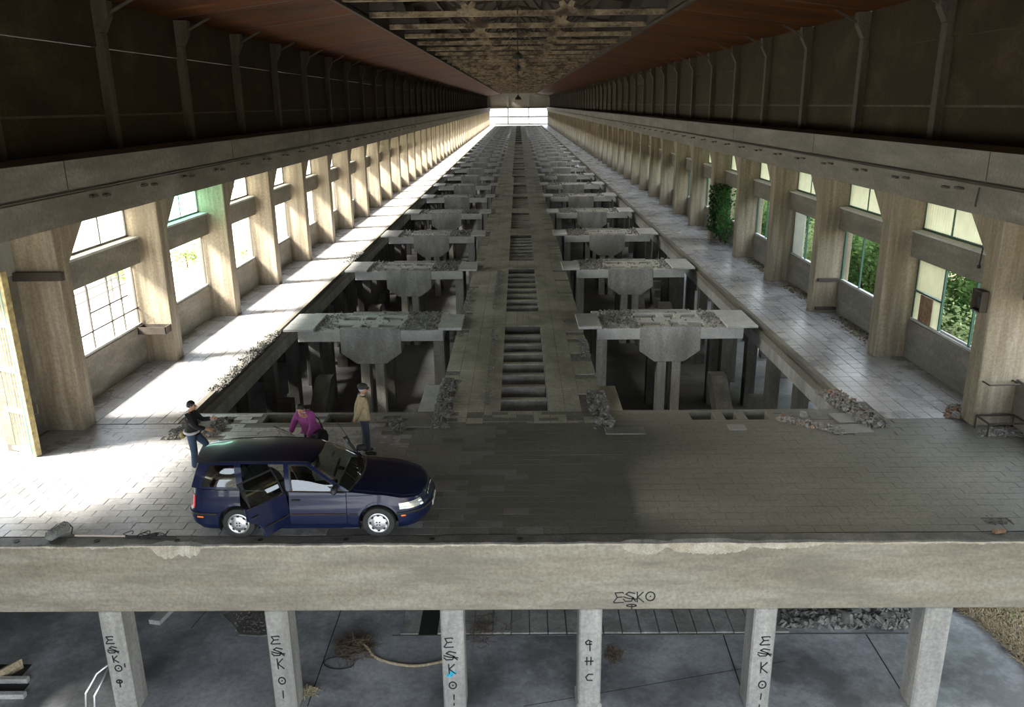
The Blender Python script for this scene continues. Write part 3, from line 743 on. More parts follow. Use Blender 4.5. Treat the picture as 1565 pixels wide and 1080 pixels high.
YT_ = foliage(5000, 3.4, 3.6, 7.0, .30, 8).mesh('foliage', M['leaf']); YS_ = trunk(8.0, .22, 9, 4).mesh('stem', M['bark'])
for i, (x, y) in enumerate(((-17.5, 12.6), (-20.5, 6.0))):  # trees added out of view to cut the sun through the gateway
    b = empty('tree', (x, y, -.3)); link('foliage', YT_, b, (0, 0, 2.2))['kind'] = 'stuff'; link('stem', YS_, b); tag(b, ('unseen yard tree added to shade the open gateway', 'unseen yard tree added behind the gateway tree for shade')[i], 'tree')
# yard side: shrubs, a low rail fence
SH = foliage(900, 1.0, 1.0, 1.3, .16, 5).mesh('foliage', M['leaf2']); ST = trunk(1.0, .025, 6).mesh('stem', M['bark'])
for (px_, py_, lb) in ((180, 425, 'low shrub by the rail fence outside the barred window'), (285, 395, 'low shrub outside the open window beside the green pane'), (385, 390, 'low shrub outside the third yard-side window')):
    b = empty('shrub', (0, 0, 0)); p = G(px_, py_ , .2); b.location = (p.x, p.y, -.3); link('foliage', SH, b)['kind'] = 'stuff'; link('stem', ST, b); tag(b, lb, 'shrub')
fe = empty('rail_fence', (-17.5, 22, -.28)); tag(fe, 'low steel rail fence standing in the bright yard', 'fence')
for zz in (.45, .85): MB().bar((0, 0, zz), (0, 26, zz), .05).build('rail', M['bar'], fe)
for i in range(14): MB().bar((0, i * 2, 0), (0, i * 2, 1.0), .06).build('post', M['bar'], fe)

# ------------------------------------------------------------------ ivy on a pillar of the leafy side
iv = empty('ivy', (0, 0, 0)); tag(iv, 'green ivy climbing over a pillar and sill of the leafy side', 'ivy')
rnd = random.Random(9); mb = MB(); y6 = SIDE['right']['y0'] + 5 * S
for i in range(1900):
    u = rnd.random()
    if u < .55: # screen of leaves between the pillars
        p = Vector((11.3 + rnd.gauss(0, .18), y6 - rnd.random() * 2.3, .3 + (rnd.random() ** .8) * 3.0 * (1 - .25 * rnd.random())))
    else: p = Vector((10.75 + rnd.random() * 1.2, y6 - .05 - abs(rnd.gauss(0, .12)), .6 + rnd.random() * 2.6))
    a = Vector((rnd.uniform(-1, .3), rnd.uniform(-1, 0), rnd.uniform(-1, .4))).normalized(); b = a.cross(Vector((rnd.uniform(-1, 1), rnd.uniform(-1, 1), rnd.uniform(-1, 1)))).normalized(); l = rnd.uniform(.10, .22)
    mb.add([p, p + a * l * .5 + b * l * .4, p + a * l, p + a * l * .5 - b * l * .4], [(0, 1, 2, 3)])
mb.build('foliage', M['ivy'], iv)['kind'] = 'stuff'
mb = MB()
for i in range(9):
    yy = y6 - .1 - rnd.random() * 1.9; mb.tube([(11.35, yy, .0), (11.3 + rnd.uniform(-.2, .1), yy + rnd.uniform(-.3, .3), 1.2), (11.3, yy + rnd.uniform(-.5, .3), 2.8)], [.025, .015, .006], 5)
mb.build('stem', M['bark'], iv)['kind'] = 'stuff'

# ------------------------------------------------------------------ corrugated gate leaf swung into the hall
wl_ = bpy.data.objects['wall_left']; MB().box(-11.9, -11.7, 17.25, 18.46, -.05, 5.02).build('gate_jamb', M['beam'], wl_)
A = G(60, 698); B = G(12, 685); dv = (B - A).normalized(); ang = math.atan2(dv.y, dv.x)
gt = empty('gate_leaf', (A.x, A.y, .03), ang); tag(gt, 'tall pale corrugated gate leaf swung open beside the first pillar', 'gate')
GW, GH = 1.75, 4.25
sh = corrugated(GW - .1, GH - .15, .10, .024).mesh('sheet', M['gatesheet'], True)
o = link('sheet', sh, gt, (.06, 0, .08)); o.rotation_euler = (0, 0, -math.pi / 2)
MB().box(-.02, .10, -.07, .07, 0, GH).build('stile', M['gateframe'], gt, bevel=.01)
MB().box(.13, .19, -.05, .05, 0, GH).build('stile', M['green'], gt, bevel=.01)
MB().box(GW - .08, GW, -.05, .05, 0, GH).build('stile', M['gateframe'], gt, bevel=.01)
for zz in (.06, 1.02, 2.0, 3.05, GH - .06): MB().box(.08, GW, -.045, .045, zz - .045, zz + .045).build('rail', M['cover'], gt)
MB().tube([(-.03, -.05, 1.0), (-.06, -.14, 1.0), (-.06, -.14, 1.22), (-.03, -.05, 1.22)], .016, 6).build('handle', M['steel'], gt)
MB().box(.02, .12, -.085, -.07, 1.9, 2.2).build('lock_plate', M['steel'], gt)
gb = MB().box(-12.3, -10.55, 18.30, 18.44, 3.78, 3.98).build('gate_track', M['steel'], bpy.data.objects['wall_left'])
# ------------------------------------------------------------------ the car: dark blue estate, three doors open
M['navy'] = plain('navy_car_paint', (.006, .011, .042), .30, 0.0, var=.05, coat=.35, spec=.25)
M['carglass'] = thin_glass('car_glass', (.42, .50, .47), .10)
M['chrome'] = plain('chrome_trim', (.72, .72, .72), .16, 1.0, var=.02)
M['hub'] = plain('silver_hub_cap', (.62, .63, .65), .32, .85, var=.05)
M['tyre'] = plain('tyre_rubber', (.022, .022, .022), .75)
M['trimblack'] = plain('black_trim', (.018, .018, .02), .5)
M['seat'] = plain('dark_grey_seat_cloth', (.035, .037, .04), .9)
M['seat2'] = plain('pale_door_lining', (.30, .32, .31), .8)
M['redlight'] = plain('red_tail_lens', (.65, .02, .02), .15, var=.05, coat=1.0)
M['orange'] = plain('orange_indicator', (.85, .20, .02), .2, var=.05, coat=1.0)
M['lens'] = plain('clear_headlamp', (.62, .64, .62), .08, .4, var=.05, coat=1.0)
def lerp_tab(tab, x):
    if x <= tab[0][0]: return tab[0][1]
    for (a, fa), (b, fb) in zip(tab, tab[1:]):
        if x <= b:
            t = (x - a) / (b - a); t = t * t * (3 - 2 * t) * .5 + t * .5; return fa + (fb - fa) * t
    return tab[-1][1]
def catmull(P, n):
    out = []
    for i in range(len(P) - 1):
        p0, p1, p2, p3 = P[max(i - 1, 0)], P[i], P[i + 1], P[min(i + 2, len(P) - 1)]
        for k in range(n):
            t = k / n
            out.append(tuple(.5 * (2 * b + (c - a) * t + (2 * a - 5 * b + 4 * c - d) * t * t + (3 * b - a - 3 * c + d) * t ** 3) for a, b, c, d in zip(p0, p1, p2, p3)))
    out.append(tuple(P[-1])); return out
PLAN = [(-.98, 0), (-.975, .34), (-.94, .60), (-.84, .755), (-.64, .825), (-.25, .852), (.25, .858), (.8, .86), (1.4, .86), (1.95, .857), (2.4, .848), (2.75, .83), (3.02, .785), (3.22, .69), (3.36, .54), (3.45, .30), (3.48, 0)]
PL_ = catmull(PLAN, 18)
ZBELT = [(-.98, .97), (-.5, .955), (.5, .935), (1.6, .915), (2.05, .90), (2.6, .845), (3.1, .755), (3.48, .69)]
WY = [(.18, .92), (.28, .98), (.45, 1.0), (.62, .995), (.8, .965), (.97, .925)]
FSH = [(.18, -.11), (.3, -.02), (.42, 0), (.52, -.005), (.6, -.05), (.72, -.12)]
RSH = [(.18, .11), (.3, .02), (.45, 0), (.56, 0), (.62, .05), (.97, .09)]
def car_pt(X, Y, z):
    x = X + lerp_tab(FSH, z) * max(0, min(1, (X - 2.85) / .6)) + lerp_tab(RSH, z) * max(0, min(1, (-.45 - X) / .45))
    return (x, Y * lerp_tab(WY, z), z)
def plan_y(x):
    for (a, b) in zip(PL_, PL_[1:]):
        if a[0] <= x <= b[0] and b[0] > a[0]: return a[1] + (b[1] - a[1]) * (x - a[0]) / (b[0] - a[0])
    return 0
def body_y(x, z): return plan_y(x) * lerp_tab(WY, z)
def zb(x): return lerp_tab(ZBELT, x)
WR, AX = .365, ((0.0, .305), (2.55, .305))
def in_arch(x, z, r=WR): return any((x - a) ** 2 + (z - c) ** 2 < r * r for a, c in AX)
DOORX = [(.07, .93), (.95, 1.99)]            # rear and front door spans
def door_back(x0, z):                        # rear door gives way to the wheel arch
    if x0 > .5: return x0
    q = .372 ** 2 - (z - .305) ** 2
    return max(x0, math.sqrt(q)) if q > 0 else x0
def in_door(x, z): return z > .29 and any(door_back(a, z) - .004 < x < b + .004 for a, b in DOORX)

car = empty('car', (-5.15, 14.02, .016))
tag(car, 'dark navy blue estate car with its doors open, parked by the floor edge', 'car')
def half_both(fn, name, mat, parent, smooth=True, mats=None):
    mb = MB()
    for s in (1, -1): fn(mb, s)
    return mb.build(name, mats or mat, parent, smooth)
# lower shell
NV = 26
def shell(mb, s):
    o = len(mb.v); idx = {}
    XS = PL_
    # add fine columns
    cols = []
    for i in range(len(XS)): cols.append(XS[i])
    for i, (X, Y) in enumerate(cols):
        top = zb(X)
        for j in range(NV + 1):
            z = .18 + (top - .18) * j / NV; p = car_pt(X, Y, z); idx[i, j] = len(mb.v); mb.v.append((p[0], s * p[1], p[2]))
    keep, cut = [], {}
    for i in range(len(cols) - 1):
        for j in range(NV):
            q = [idx[i, j], idx[i + 1, j], idx[i + 1, j + 1], idx[i, j + 1]]
            cx = sum(mb.v[k][0] for k in q) / 4; cz = sum(mb.v[k][2] for k in q) / 4
            if in_arch(cx, cz):
                for k in q: cut[k] = 'arch'
            elif in_door(cx, cz):
                for k in q: cut.setdefault(k, 'door')
            else: keep.append(q)
    used = {k for q in keep for k in q}
    for k in used:                            # pull the cut edges onto the arch circles and the door openings
        if k not in cut: continue
        x, y, z = mb.v[k]
        if cut[k] == 'arch':
            a, c = min(AX, key=lambda w: abs(w[0] - x)); d = math.hypot(x - a, z - c)
            mb.v[k] = (a + (x - a) * WR / d, y + s * .006, max(.17, c + (z - c) * WR / d))
        elif z < .34: mb.v[k] = (x, y, .292)
        else:
            e = [.935, 1.995] + [door_back(a, z) - .004 for a, b in DOORX]; e.remove(max(v for v in e if v < 1.2)) if False else None
            b_ = min(e, key=lambda v: abs(v - x)); mb.v[k] = (b_, y, z)
    for q in keep: mb.f.append(tuple(q)); mb.m.append(0)
half_both(shell, 'body_shell', M['navy'], car)
# bonnet, with a shallow crown
def bonnet(mb, s):
    pts = [(car_pt(X, Y, zb(X))) for X, Y in PL_ if X >= 2.02]; nu = 8; base = len(mb.v)
    for p in pts:
        for u in range(nu + 1):
            f_ = u / nu; mb.v.append((p[0] + (1 - f_ ** 2) * .10 * max(0, 1 - (p[0] - 2.02) / .5), s * p[1] * f_, p[2] + .055 * (1 - f_ ** 2) + .012 * (1 - abs(f_ - .75) * 4 if abs(f_ - .75) < .25 else 0)))
    for i in range(len(pts) - 1):
        for u in range(nu):
            a = base + i * (nu + 1) + u; mb.f.append((a, a + 1, a + nu + 2, a + nu + 1)); mb.m.append(0)
half_both(bonnet, 'bonnet', M['navy'], car)
# bonnet shut line
def shut(mb, s):
    pts = [car_pt(X, Y, zb(X)) for X, Y in PL_ if 2.1 <= X <= 3.30]
    mb.tube([(p[0], s * p[1] * .90, p[2] + .055 * (1 - .81) + .010) for p in pts], .005, 4)
for s in (1, -1):
    mb = MB(); shut(mb, s); mb.build('bonnet_seam', M['trimblack'], car, True)
# upper body: side surface between belt and roof edge
YB = [(-.9, .655), (-.72, .725), (-.5, .758), (.5, .79), (1.5, .785), (2.05, .765)]
YT = [(-.74, .535), (-.3, .57), (.5, .59), (1.0, .575), (1.3, .535)]
ZT = [(-.78, 1.365), (-.3, 1.40), (.4, 1.415), (1.0, 1.40), (1.3, 1.372)]
def side(x0, x1, s_, side_s=1, off=0.0):     # x at belt, x at roof, fraction up
    x = x0 + (x1 - x0) * s_
    yb, yt = lerp_tab(YB, x0), lerp_tab(YT, x1); zz0, zz1 = zb(x0), lerp_tab(ZT, x1)
    bul = .028 * math.sin(math.pi * s_)
    return (x, side_s * (yb + (yt - yb) * s_ + bul + off), zz0 + (zz1 - zz0) * s_ + off * .4)
LINES = dict(A0=(2.05, 1.28), A1=(1.955, 1.185), B0=(.985, .925), B1=(.90, .83), C0=(.14, .06), C1=(.03, -.07), D0=(-.66, -.50), D1=(-.845, -.72))
def ruled(mb, la, lb, s0, s1, sgn, off=0.0, n=8, m=6):
    base = len(mb.v)
    for i in range(m + 1):
        t = i / m; x0 = la[0] + (lb[0] - la[0]) * t; x1 = la[1] + (lb[1] - la[1]) * t
        for j in range(n + 1): mb.v.append(side(x0, x1, s0 + (s1 - s0) * j / n, sgn, off))
    for i in range(m):
        for j in range(n):
            a = base + i * (n + 1) + j; mb.f.append((a, a + 1, a + n + 2, a + n + 1)); mb.m.append(0)
def pillars(mb, s):
    ruled(mb, LINES['A0'], LINES['A1'], 0, 1, s)
    ruled(mb, LINES['B0'], LINES['B1'], 0, 1, s, -.012)
    ruled(mb, LINES['C0'], LINES['C1'], 0, 1, s, 0)
    ruled(mb, LINES['D0'], LINES['D1'], 0, 1, s)
    ruled(mb, LINES['C1'], LINES['D0'], .9, 1, s); ruled(mb, LINES['C1'], LINES['D0'], 0, .10, s)
    ruled(mb, LINES['A1'], LINES['C1'], .93, 1.0, s, 0, 3, 14)
    ruled(mb, LINES['B0'], LINES['C0'], -.02, .0, s, -.03, 2, 6)
for s in (1, -1):
    mb = MB(); pillars(mb, s); mb.build('pillar_frame', M['navy'], car, True)
for s in (1, -1):
    mb = MB(); ruled(mb, LINES['C1'], LINES['D0'], .10, .90, s, -.004); mb.build('cargo_window', M['carglass'], car, True)
    mb = MB(); mb.tube([side(LINES['A0'][0] - .0 + (LINES['D1'][0] - LINES['A0'][0]) * t, LINES['A0'][1] + (LINES['D1'][1] - LINES['A0'][1]) * t, 1.02, s, -.02) for t in [i / 20 for i in range(21)]], .012, 5); mb.build('roof_rail', M['trimblack'], car, True)
# roof
mb = MB(); xs = [-.80 + (1.36 + .80) * i / 24 for i in range(25)]; nu = 12
for x in xs:
    yt = lerp_tab(YT, x) - (.0 if x < 1.28 else (x - 1.28) * .9) - (0 if x > -.74 else (-.74 - x) * 1.2); zt = lerp_tab(ZT, x) - (0 if x < 1.28 else (x - 1.28) * .25)
    for u in range(-nu, nu + 1): f_ = u / nu; mb.v.append((x - (.05 * (1 - f_ * f_) if x < -.7 else 0) + (.06 * (1 - f_ * f_) if x > 1.25 else 0), yt * f_, zt + .035 * (1 - f_ * f_)))
W2 = 2 * nu + 1
for i in range(len(xs) - 1):
    for u in range(2 * nu): a = i * W2 + u; mb.f.append((a, a + 1, a + W2 + 1, a + W2)); mb.m.append(0)
mb.build('roof', M['navy'], car, True)
# windscreen and tailgate glass
def ws(y, t):
    xb_, xt_ = 2.05 + .13 * (1 - (y) ** 2), 1.29 + .12 * (1 - y ** 2)
    yb_, yt_ = .755 * y, .525 * y; zb_, zt_ = .905 + .045 * (1 - y * y), 1.372 + .028 * (1 - y * y)
    return (xb_ + (xt_ - xb_) * t, yb_ + (yt_ - yb_) * t, zb_ + (zt_ - zb_) * t + .02 * math.sin(math.pi * t))
mb = MB(); n = 14
for i in range(n + 1):
    for j in range(9): mb.v.append(ws(-1 + 2 * i / n, j / 8))
for i in range(n):
    for j in range(8): a = i * 9 + j; mb.f.append((a, a + 1, a + 10, a + 9)); mb.m.append(0)
mb.build('windscreen', M['carglass'], car, True)
MB().tube([ws(-1 + 2 * i / 20, .0) for i in range(21)], .018, 5).build('windscreen_seal', M['trimblack'], car, True)
for y0_, y1_ in ((-.75, -.1), (.05, .7)):
    a, b = Vector(ws(y0_, .03)), Vector(ws(y1_, .10)); MB().tube([a + Vector((.03, 0, .02)), b + Vector((.03, 0, .02))], .008, 5).build('wiper', M['trimblack'], car)
def tg_(y, t):
    xb_, xt_ = -.85 - .045 * (1 - y * y), -.735 - .09 * (1 - y * y)
    return (xb_ + (xt_ - xb_) * t, (.675 + (.525 - .675) * t) * y, .965 + (1.372 - .965) * t + .02 * (1 - y * y) * t)
mb = MB()
for i in range(n + 1):
    for j in range(7): mb.v.append(tg_(-1 + 2 * i / n, j / 6))
for i in range(n):
    for j in range(6): a = i * 7 + j; mb.f.append((a, a + 1, a + 8, a + 7)); mb.m.append(0 if 1 <= i < n - 1 and 0 < j < 5 else 1)
mb.build('tailgate', [M['carglass'], M['navy']], car, True)
MB().tube([tg_(-.05, .02), (tg_(-.05, .1)[0] - .05, -.1, 1.03), (tg_(.5, .35)[0] - .05, .3, 1.12)], .008, 5).build('wiper', M['trimblack'], car)
# sills, floor pan, arches
MB().box(-.70, 3.0, -.70, .70, .19, .27).build('floor_pan', M['trimblack'], car)
for s in (1, -1):
    for a, c in AX:
        mb = MB(); nn = 18
        for k in range(nn + 1):
            q = math.pi * (-.12 + 1.24 * k / nn)
            for yy in (.846, .5): mb.v.append((a + WR * math.cos(q), s * yy, c + WR * math.sin(q)))
        for k in range(nn): mb.f.append((2 * k, 2 * k + 1, 2 * k + 3, 2 * k + 2)); mb.m.append(0)
        mb.f.append(tuple(2 * k + 1 for k in range(nn + 1))); mb.m.append(0)
        mb.build('wheel_arch', M['trimblack'], car)
# wheels
def wheel(x, s):
    w = empty('wheel', (x, s * .755, .305)); w.parent = car; w.rotation_euler = (s * -math.pi / 2, 0, 0)
    MB().lathe([(.185, -.09), (.235, -.10), (.285, -.088), (.302, -.06), (.305, 0), (.302, .06), (.285, .088), (.235, .10), (.195, .092), (.185, .07)], n=36).build('tyre', M['tyre'], w, True)
    h = MB().lathe([(.198, .07), (.196, .098), (.182, .104), (.165, .092), (.125, .094), (.095, .112), (.06, .114), (.0, .116)], n=36).build('hub_cap', M['hub'], w, True)
    sl = MB()
    for k in range(8):
        q = 2 * math.pi * k / 8; Mx = Matrix.Rotation(q, 3, 'Z'); MBx = Mx @ Vector((.148, 0, .096)); sl.obox(MBx, .034, .05, .008, Mx)
    for k in range(4):
        q = 2 * math.pi * (k + .5) / 4; sl.obox(Matrix.Rotation(q, 3, 'Z') @ Vector((.035, 0, .116)), .03, .022, .006, Matrix.Rotation(q, 3, 'Z'))
    sl.build('hub_slots', M['trimblack'], w)
for x in (0, 2.55):
    for s in (1, -1): wheel(x, s)
# doors
def make_door(x0, x1, s, angle, back):
    hx, hy = x1, body_y(x1, .6) - .02
    d = empty('door', (hx, s * hy, 0)); d.parent = car; d.rotation_euler = (0, 0, R(angle))
    L_ = lambda p: (p[0] - hx, p[1] - s * hy, p[2])
    nx, nz = 16, 14
    for nm, mt, inset in (('door_skin', M['navy'], 0.0), ('door_lining', M['seat2'], .075)):
        mb = MB()
        for j in range(nz + 1):
            zt_ = j / nz
            for i in range(nx + 1):
                z_ = .30 + (.92 - .30) * zt_; a_ = door_back(x0, z_) + .006; x = a_ + (x1 - .006 - a_) * i / nx; z = .30 + (zb(x) - .30) * zt_
                mb.v.append(L_((x, s * (body_y(x, z) - inset), z)))
        for j in range(nz):
            for i in range(nx): a = j * (nx + 1) + i; mb.f.append((a, a + 1, a + nx + 2, a + nx + 1)); mb.m.append(0)
        if inset == 0:                        # edge returns
            edge = [i for i in range(nx + 1)] + [(j + 1) * (nx + 1) + nx for j in range(nz)] + [nz * (nx + 1) + nx - 1 - i for i in range(nx)] + [(nz - 1 - j) * (nx + 1) for j in range(nz - 1)]
            o2 = len(mb.v)
            for k in edge: p = mb.v[k]; mb.v.append((p[0], p[1] - s * .07, p[2]))
            for k in range(len(edge)):
                k2 = (k + 1) % len(edge); mb.f.append((edge[k], edge[k2], o2 + k2, o2 + k)); mb.m.append(0)
        mb.build(nm, mt, d, True)
    la, lb = (LINES['C0'], LINES['B1']) if back else (LINES['B0'], LINES['A1'])
    sh_ = lambda l, e: (l[0] + e, l[1] + e)
    mb = MB(); w_ = .035
    ruled(mb, la, sh_(la, w_), 0, .93, s, .004); ruled(mb, sh_(lb, -w_), lb, 0, .93, s, .004); ruled(mb, la, lb, .87, .93, s, .004, 3, 10)
    if back is False: ruled(mb, sh_(lb, -.17), lb, 0, .18, s, .005)
    mb.v = [L_(p) for p in mb.v]; mb.build('window_frame', M['trimblack'] , d, True)
    mb = MB(); ruled(mb, sh_(la, w_), sh_(lb, -w_), .0, .875, s, -.004); mb.v = [L_(p) for p in mb.v]; mb.build('window_glass', M['carglass'], d, True)
    zt = zb((x0 + x1) / 2)
    mb = MB(); mb.tube([L_((x, s * (body_y(x, zb(x) - .012) + .006), zb(x) - .004)) for x in [x0 + .02 + (x1 - x0 - .04) * i / 8 for i in range(9)]], .010, 5); mb.build('belt_trim', M['chrome'], d, True)
    xa = door_back(x0, .49) + .03
    mb = MB(); mb.tube([L_((x, s * (body_y(x, .49) + .004), .49)) for x in [xa + (x1 - xa - .02) * i / 8 for i in range(9)]], .016, 6); mb.build('side_moulding', M['trimblack'], d, True)
    mb = MB(); mb.tube([L_((x, s * (body_y(x, .50) + .012), .503)) for x in [xa + (x1 - xa - .02) * i / 8 for i in range(9)]], .006, 5); mb.build('moulding_strip', M['chrome'], d, True)
    xh = x0 + .13; mb = MB(); mb.obox(L_((xh, s * (body_y(xh, .76) + .01), .765)), .16, .035, .035); mb.build('handle', M['trimblack'], d, bevel=.008)
    if not back:
        xm = 1.80; mb = MB(); p = L_((xm, s * (lerp_tab(YB, xm) + .10), .985)); mb.obox(p, .10, .20, .13); mb.build('mirror', M['trimblack'], d, True, bevel=.03)
make_door(*DOORX[0], -1, 57, True); make_door(*DOORX[1], -1, 0, False)
make_door(*DOORX[0], 1, -42, True); make_door(*DOORX[1], 1, -62, False)
# mouldings on the fixed panels, lamps, bumpers
def strip(name, xa, xb, z, r, m, s, off=.004, n=10):
    pts = [PL_[i] for i in range(len(PL_)) if xa <= PL_[i][0] <= xb]
    mb = MB(); mb.tube([(lambda p: (p[0], s * (p[1] + off), p[2]))(car_pt(X, Y, z)) for X, Y in pts], r, 6); return mb.build(name, M[m], car, True)
for s in (1, -1):
    strip('side_moulding', 2.02, 2.2, .49, .014, 'trimblack', s); strip('bumper_strip', 2.88, 3.47, .475, .028, 'trimblack', s); strip('bumper_strip', -.975, -.37, .50, .026, 'trimblack', s)
    def patch(name, xa, xb, za, zb_, m, off=.008):
        pts = [PL_[i] for i in range(len(PL_)) if xa <= PL_[i][0] <= xb]; mb = MB(); nz = 6
        for X, Y in pts:
            for j in range(nz + 1):
                z = za + (zb_ - za) * j / nz; p = car_pt(X, Y, z); e = 1 if X > 1 else -1
                mb.v.append((p[0] + e * off, s * (p[1] + off), z))
        for i in range(len(pts) - 1):
            for j in range(nz): a = i * (nz + 1) + j; mb.f.append((a, a + 1, a + nz + 2, a + nz + 1)); mb.m.append(0)
        return mb.build(name, M[m], car, True)
    patch('headlamp', 3.04, 3.36, .555, .675, 'lens'); patch('headlamp_corner', 2.93, 3.05, .56, .675, 'lens'); patch('indicator', 2.93, 3.03, .43, .46, 'orange', .03)
    patch('tail_lamp', -.965, -.80, .60, .84, 'redlight'); patch('rear_reflector', -.72, -.58, .44, .47, 'orange', .03)
mb = MB().box(3.30, 3.395, -.30, .30, .56, .66); mb.build('grille', M['trimblack'], car)
mb = MB().box(3.34, 3.405, -.26, .26, .56, .565)
for i in range(13): mb.box(3.39, 3.402, -.28 + i * .046, -.27 + i * .046, .565, .655)
mb.build('grille_bars', M['chrome'], car)
MB().box(3.475, 3.487, -.26, .26, .36, .47).build('number_plate', M['cover'], car)
MB().box(-.99, -.975, -.26, .26, .66, .77).build('number_plate', M['cover'], car)
MB().tube([(-.62, -.42, 1.40), (-.95, -.46, 1.66)], [.006, .003], 5).build('aerial', M['trimblack'], car)
# cabin
cab = empty('cabin'); cab.parent = car
MB().box(-.85, 2.1, -.70, .70, .27, .32).build('carpet', M['seat'], cab)
MB().prism([(1.75, .62), (2.15, .62), (2.15, .90), (1.78, .93), (1.70, .80)], 'y', -.70, .70).build('dashboard', M['trimblack'], cab, bevel=.02)
def seat(x, y, w):
    MB().prism([(x, .34), (x + .52, .34), (x + .54, .50), (x + .05, .46)], 'y', y - w, y + w).build('seat_cushion', M['seat'], cab, bevel=.03)
    MB().prism([(x - .02, .44), (x + .10, .44), (x - .12, 1.02), (x - .24, 1.02)], 'y', y - w, y + w).build('seat_back', M['seat'], cab, bevel=.03)
    MB().prism([(x - .18, 1.04), (x - .10, 1.04), (x - .13, 1.20), (x - .21, 1.20)], 'y', y - .12, y + .12).build('headrest', M['seat'], cab, bevel=.03)
seat(.98, .36, .25); seat(.98, -.36, .25); seat(.16, .34, .32); seat(.16, -.34, .32)
th_ = [2 * math.pi * k / 20 for k in range(20)]
MB().tube([(1.58 + .06 * math.sin(t), .36 + .18 * math.cos(t), .86 + .17 * math.sin(t)) for t in th_], .014, 6, closed=True).bar((1.58, .2, .86), (1.58, .52, .86), .03).bar((1.6, .36, .86), (1.8, .36, .8), .05).build('steering_wheel', M['trimblack'], cab, True)
MB().box(-.72, -.12, -.62, .62, .32, .62).build('cargo_cover', M['seat'], cab)
MB().obox((1.62, 0, 1.30), .03, .18, .05).build('rear_mirror', M['trimblack'], cab)
bd = MB().lathe([(0, -.11), (.06, -.10), (.11, -.04), (.12, .03), (.08, .09), (0, .11)], n=12).mesh('bundle', M['cover'], True)
for i, (xx, yy) in enumerate(((-.22, -.35), (-.50, -.30))):
    b = link('cloth_bundle', bd, None, (-5.15 + xx, 14.02 + yy, .745)); tag(b, ('white cloth bundle behind the rear seat of the car', 'white cloth bundle beside the tailgate inside the car')[i], 'bundle')
# ------------------------------------------------------------------ people
M['skin'] = plain('skin', (.50, .27, .17), .55, var=.06)
def cloth(name, c, v=.12): return plain(name, c, .85, var=v, ns=14, bump=.3)
def skin_mesh(name, V, E, Rr, mats, sub=2):
    me = bpy.data.meshes.new(name); me.from_pydata([tuple(v) for v in V], E, []); o = bpy.data.objects.new(name, me); COL.objects.link(o)
    o.modifiers.new('skin', 'SKIN')
    for i, r in enumerate(Rr):
        d = me.skin_vertices[0].data[i]; d.radius = (r, r) if not isinstance(r, tuple) else r; d.use_root = (i == 0)
    o.modifiers['skin'].use_smooth_shade = True
    if sub: m_ = o.modifiers.new('sub', 'SUBSURF'); m_.levels = sub; m_.render_levels = sub
    dg = bpy.context.evaluated_depsgraph_get(); ev = o.evaluated_get(dg)
    out = bpy.data.meshes.new_from_object(ev, depsgraph=dg); out.name = name
    bpy.data.objects.remove(o); out.materials.clear(); out.materials.append(mats)
    for p in out.polygons: p.use_smooth = True
    return out
def chain(V, E, Rr, pts, rad, start=None):
    prev = start
    for p, r in zip(pts, rad):
        V.append(Vector(p)); Rr.append(r); i = len(V) - 1
        if prev is not None: E.append((prev, i))
        prev = i
    return prev
def join(name, meshes, mat):
    bm = bmesh.new()
    for m_ in meshes: bm.from_mesh(m_)
    me = bpy.data.meshes.new(name); bm.to_mesh(me); bm.free(); me.materials.append(mat)
    for p in me.polygons: p.use_smooth = True; p.material_index = 0
    return me
def hand(w, d, thumb):
    """palm and five bent fingers from the wrist w along d; thumb = side the thumb leaves from"""
    w, d = Vector(w), Vector(d).normalized(); t = Vector(thumb); t = (t - d * t.dot(d)).normalized(); n = d.cross(t); mb = MB()
    mb.tube([w - d * .02, w + d * .02, w + d * .06, w + d * .09], [.024, .034, .038, .03], 8)
    for i, (o, l) in enumerate(((.030, .070), (.010, .080), (-.010, .075), (-.028, .058))):
        a = w + d * .08 + t * o; mb.tube([a, a + d * l * .5 + n * .008, a + d * l * .85 + n * .03], [.0095, .009, .007], 6)
    a = w + d * .03 + t * .03; mb.tube([a, a + t * .03 + d * .025, a + t * .035 + d * .055 + n * .01], [.011, .010, .008], 6)
    return mb.mesh('hand', M['skin'], True)
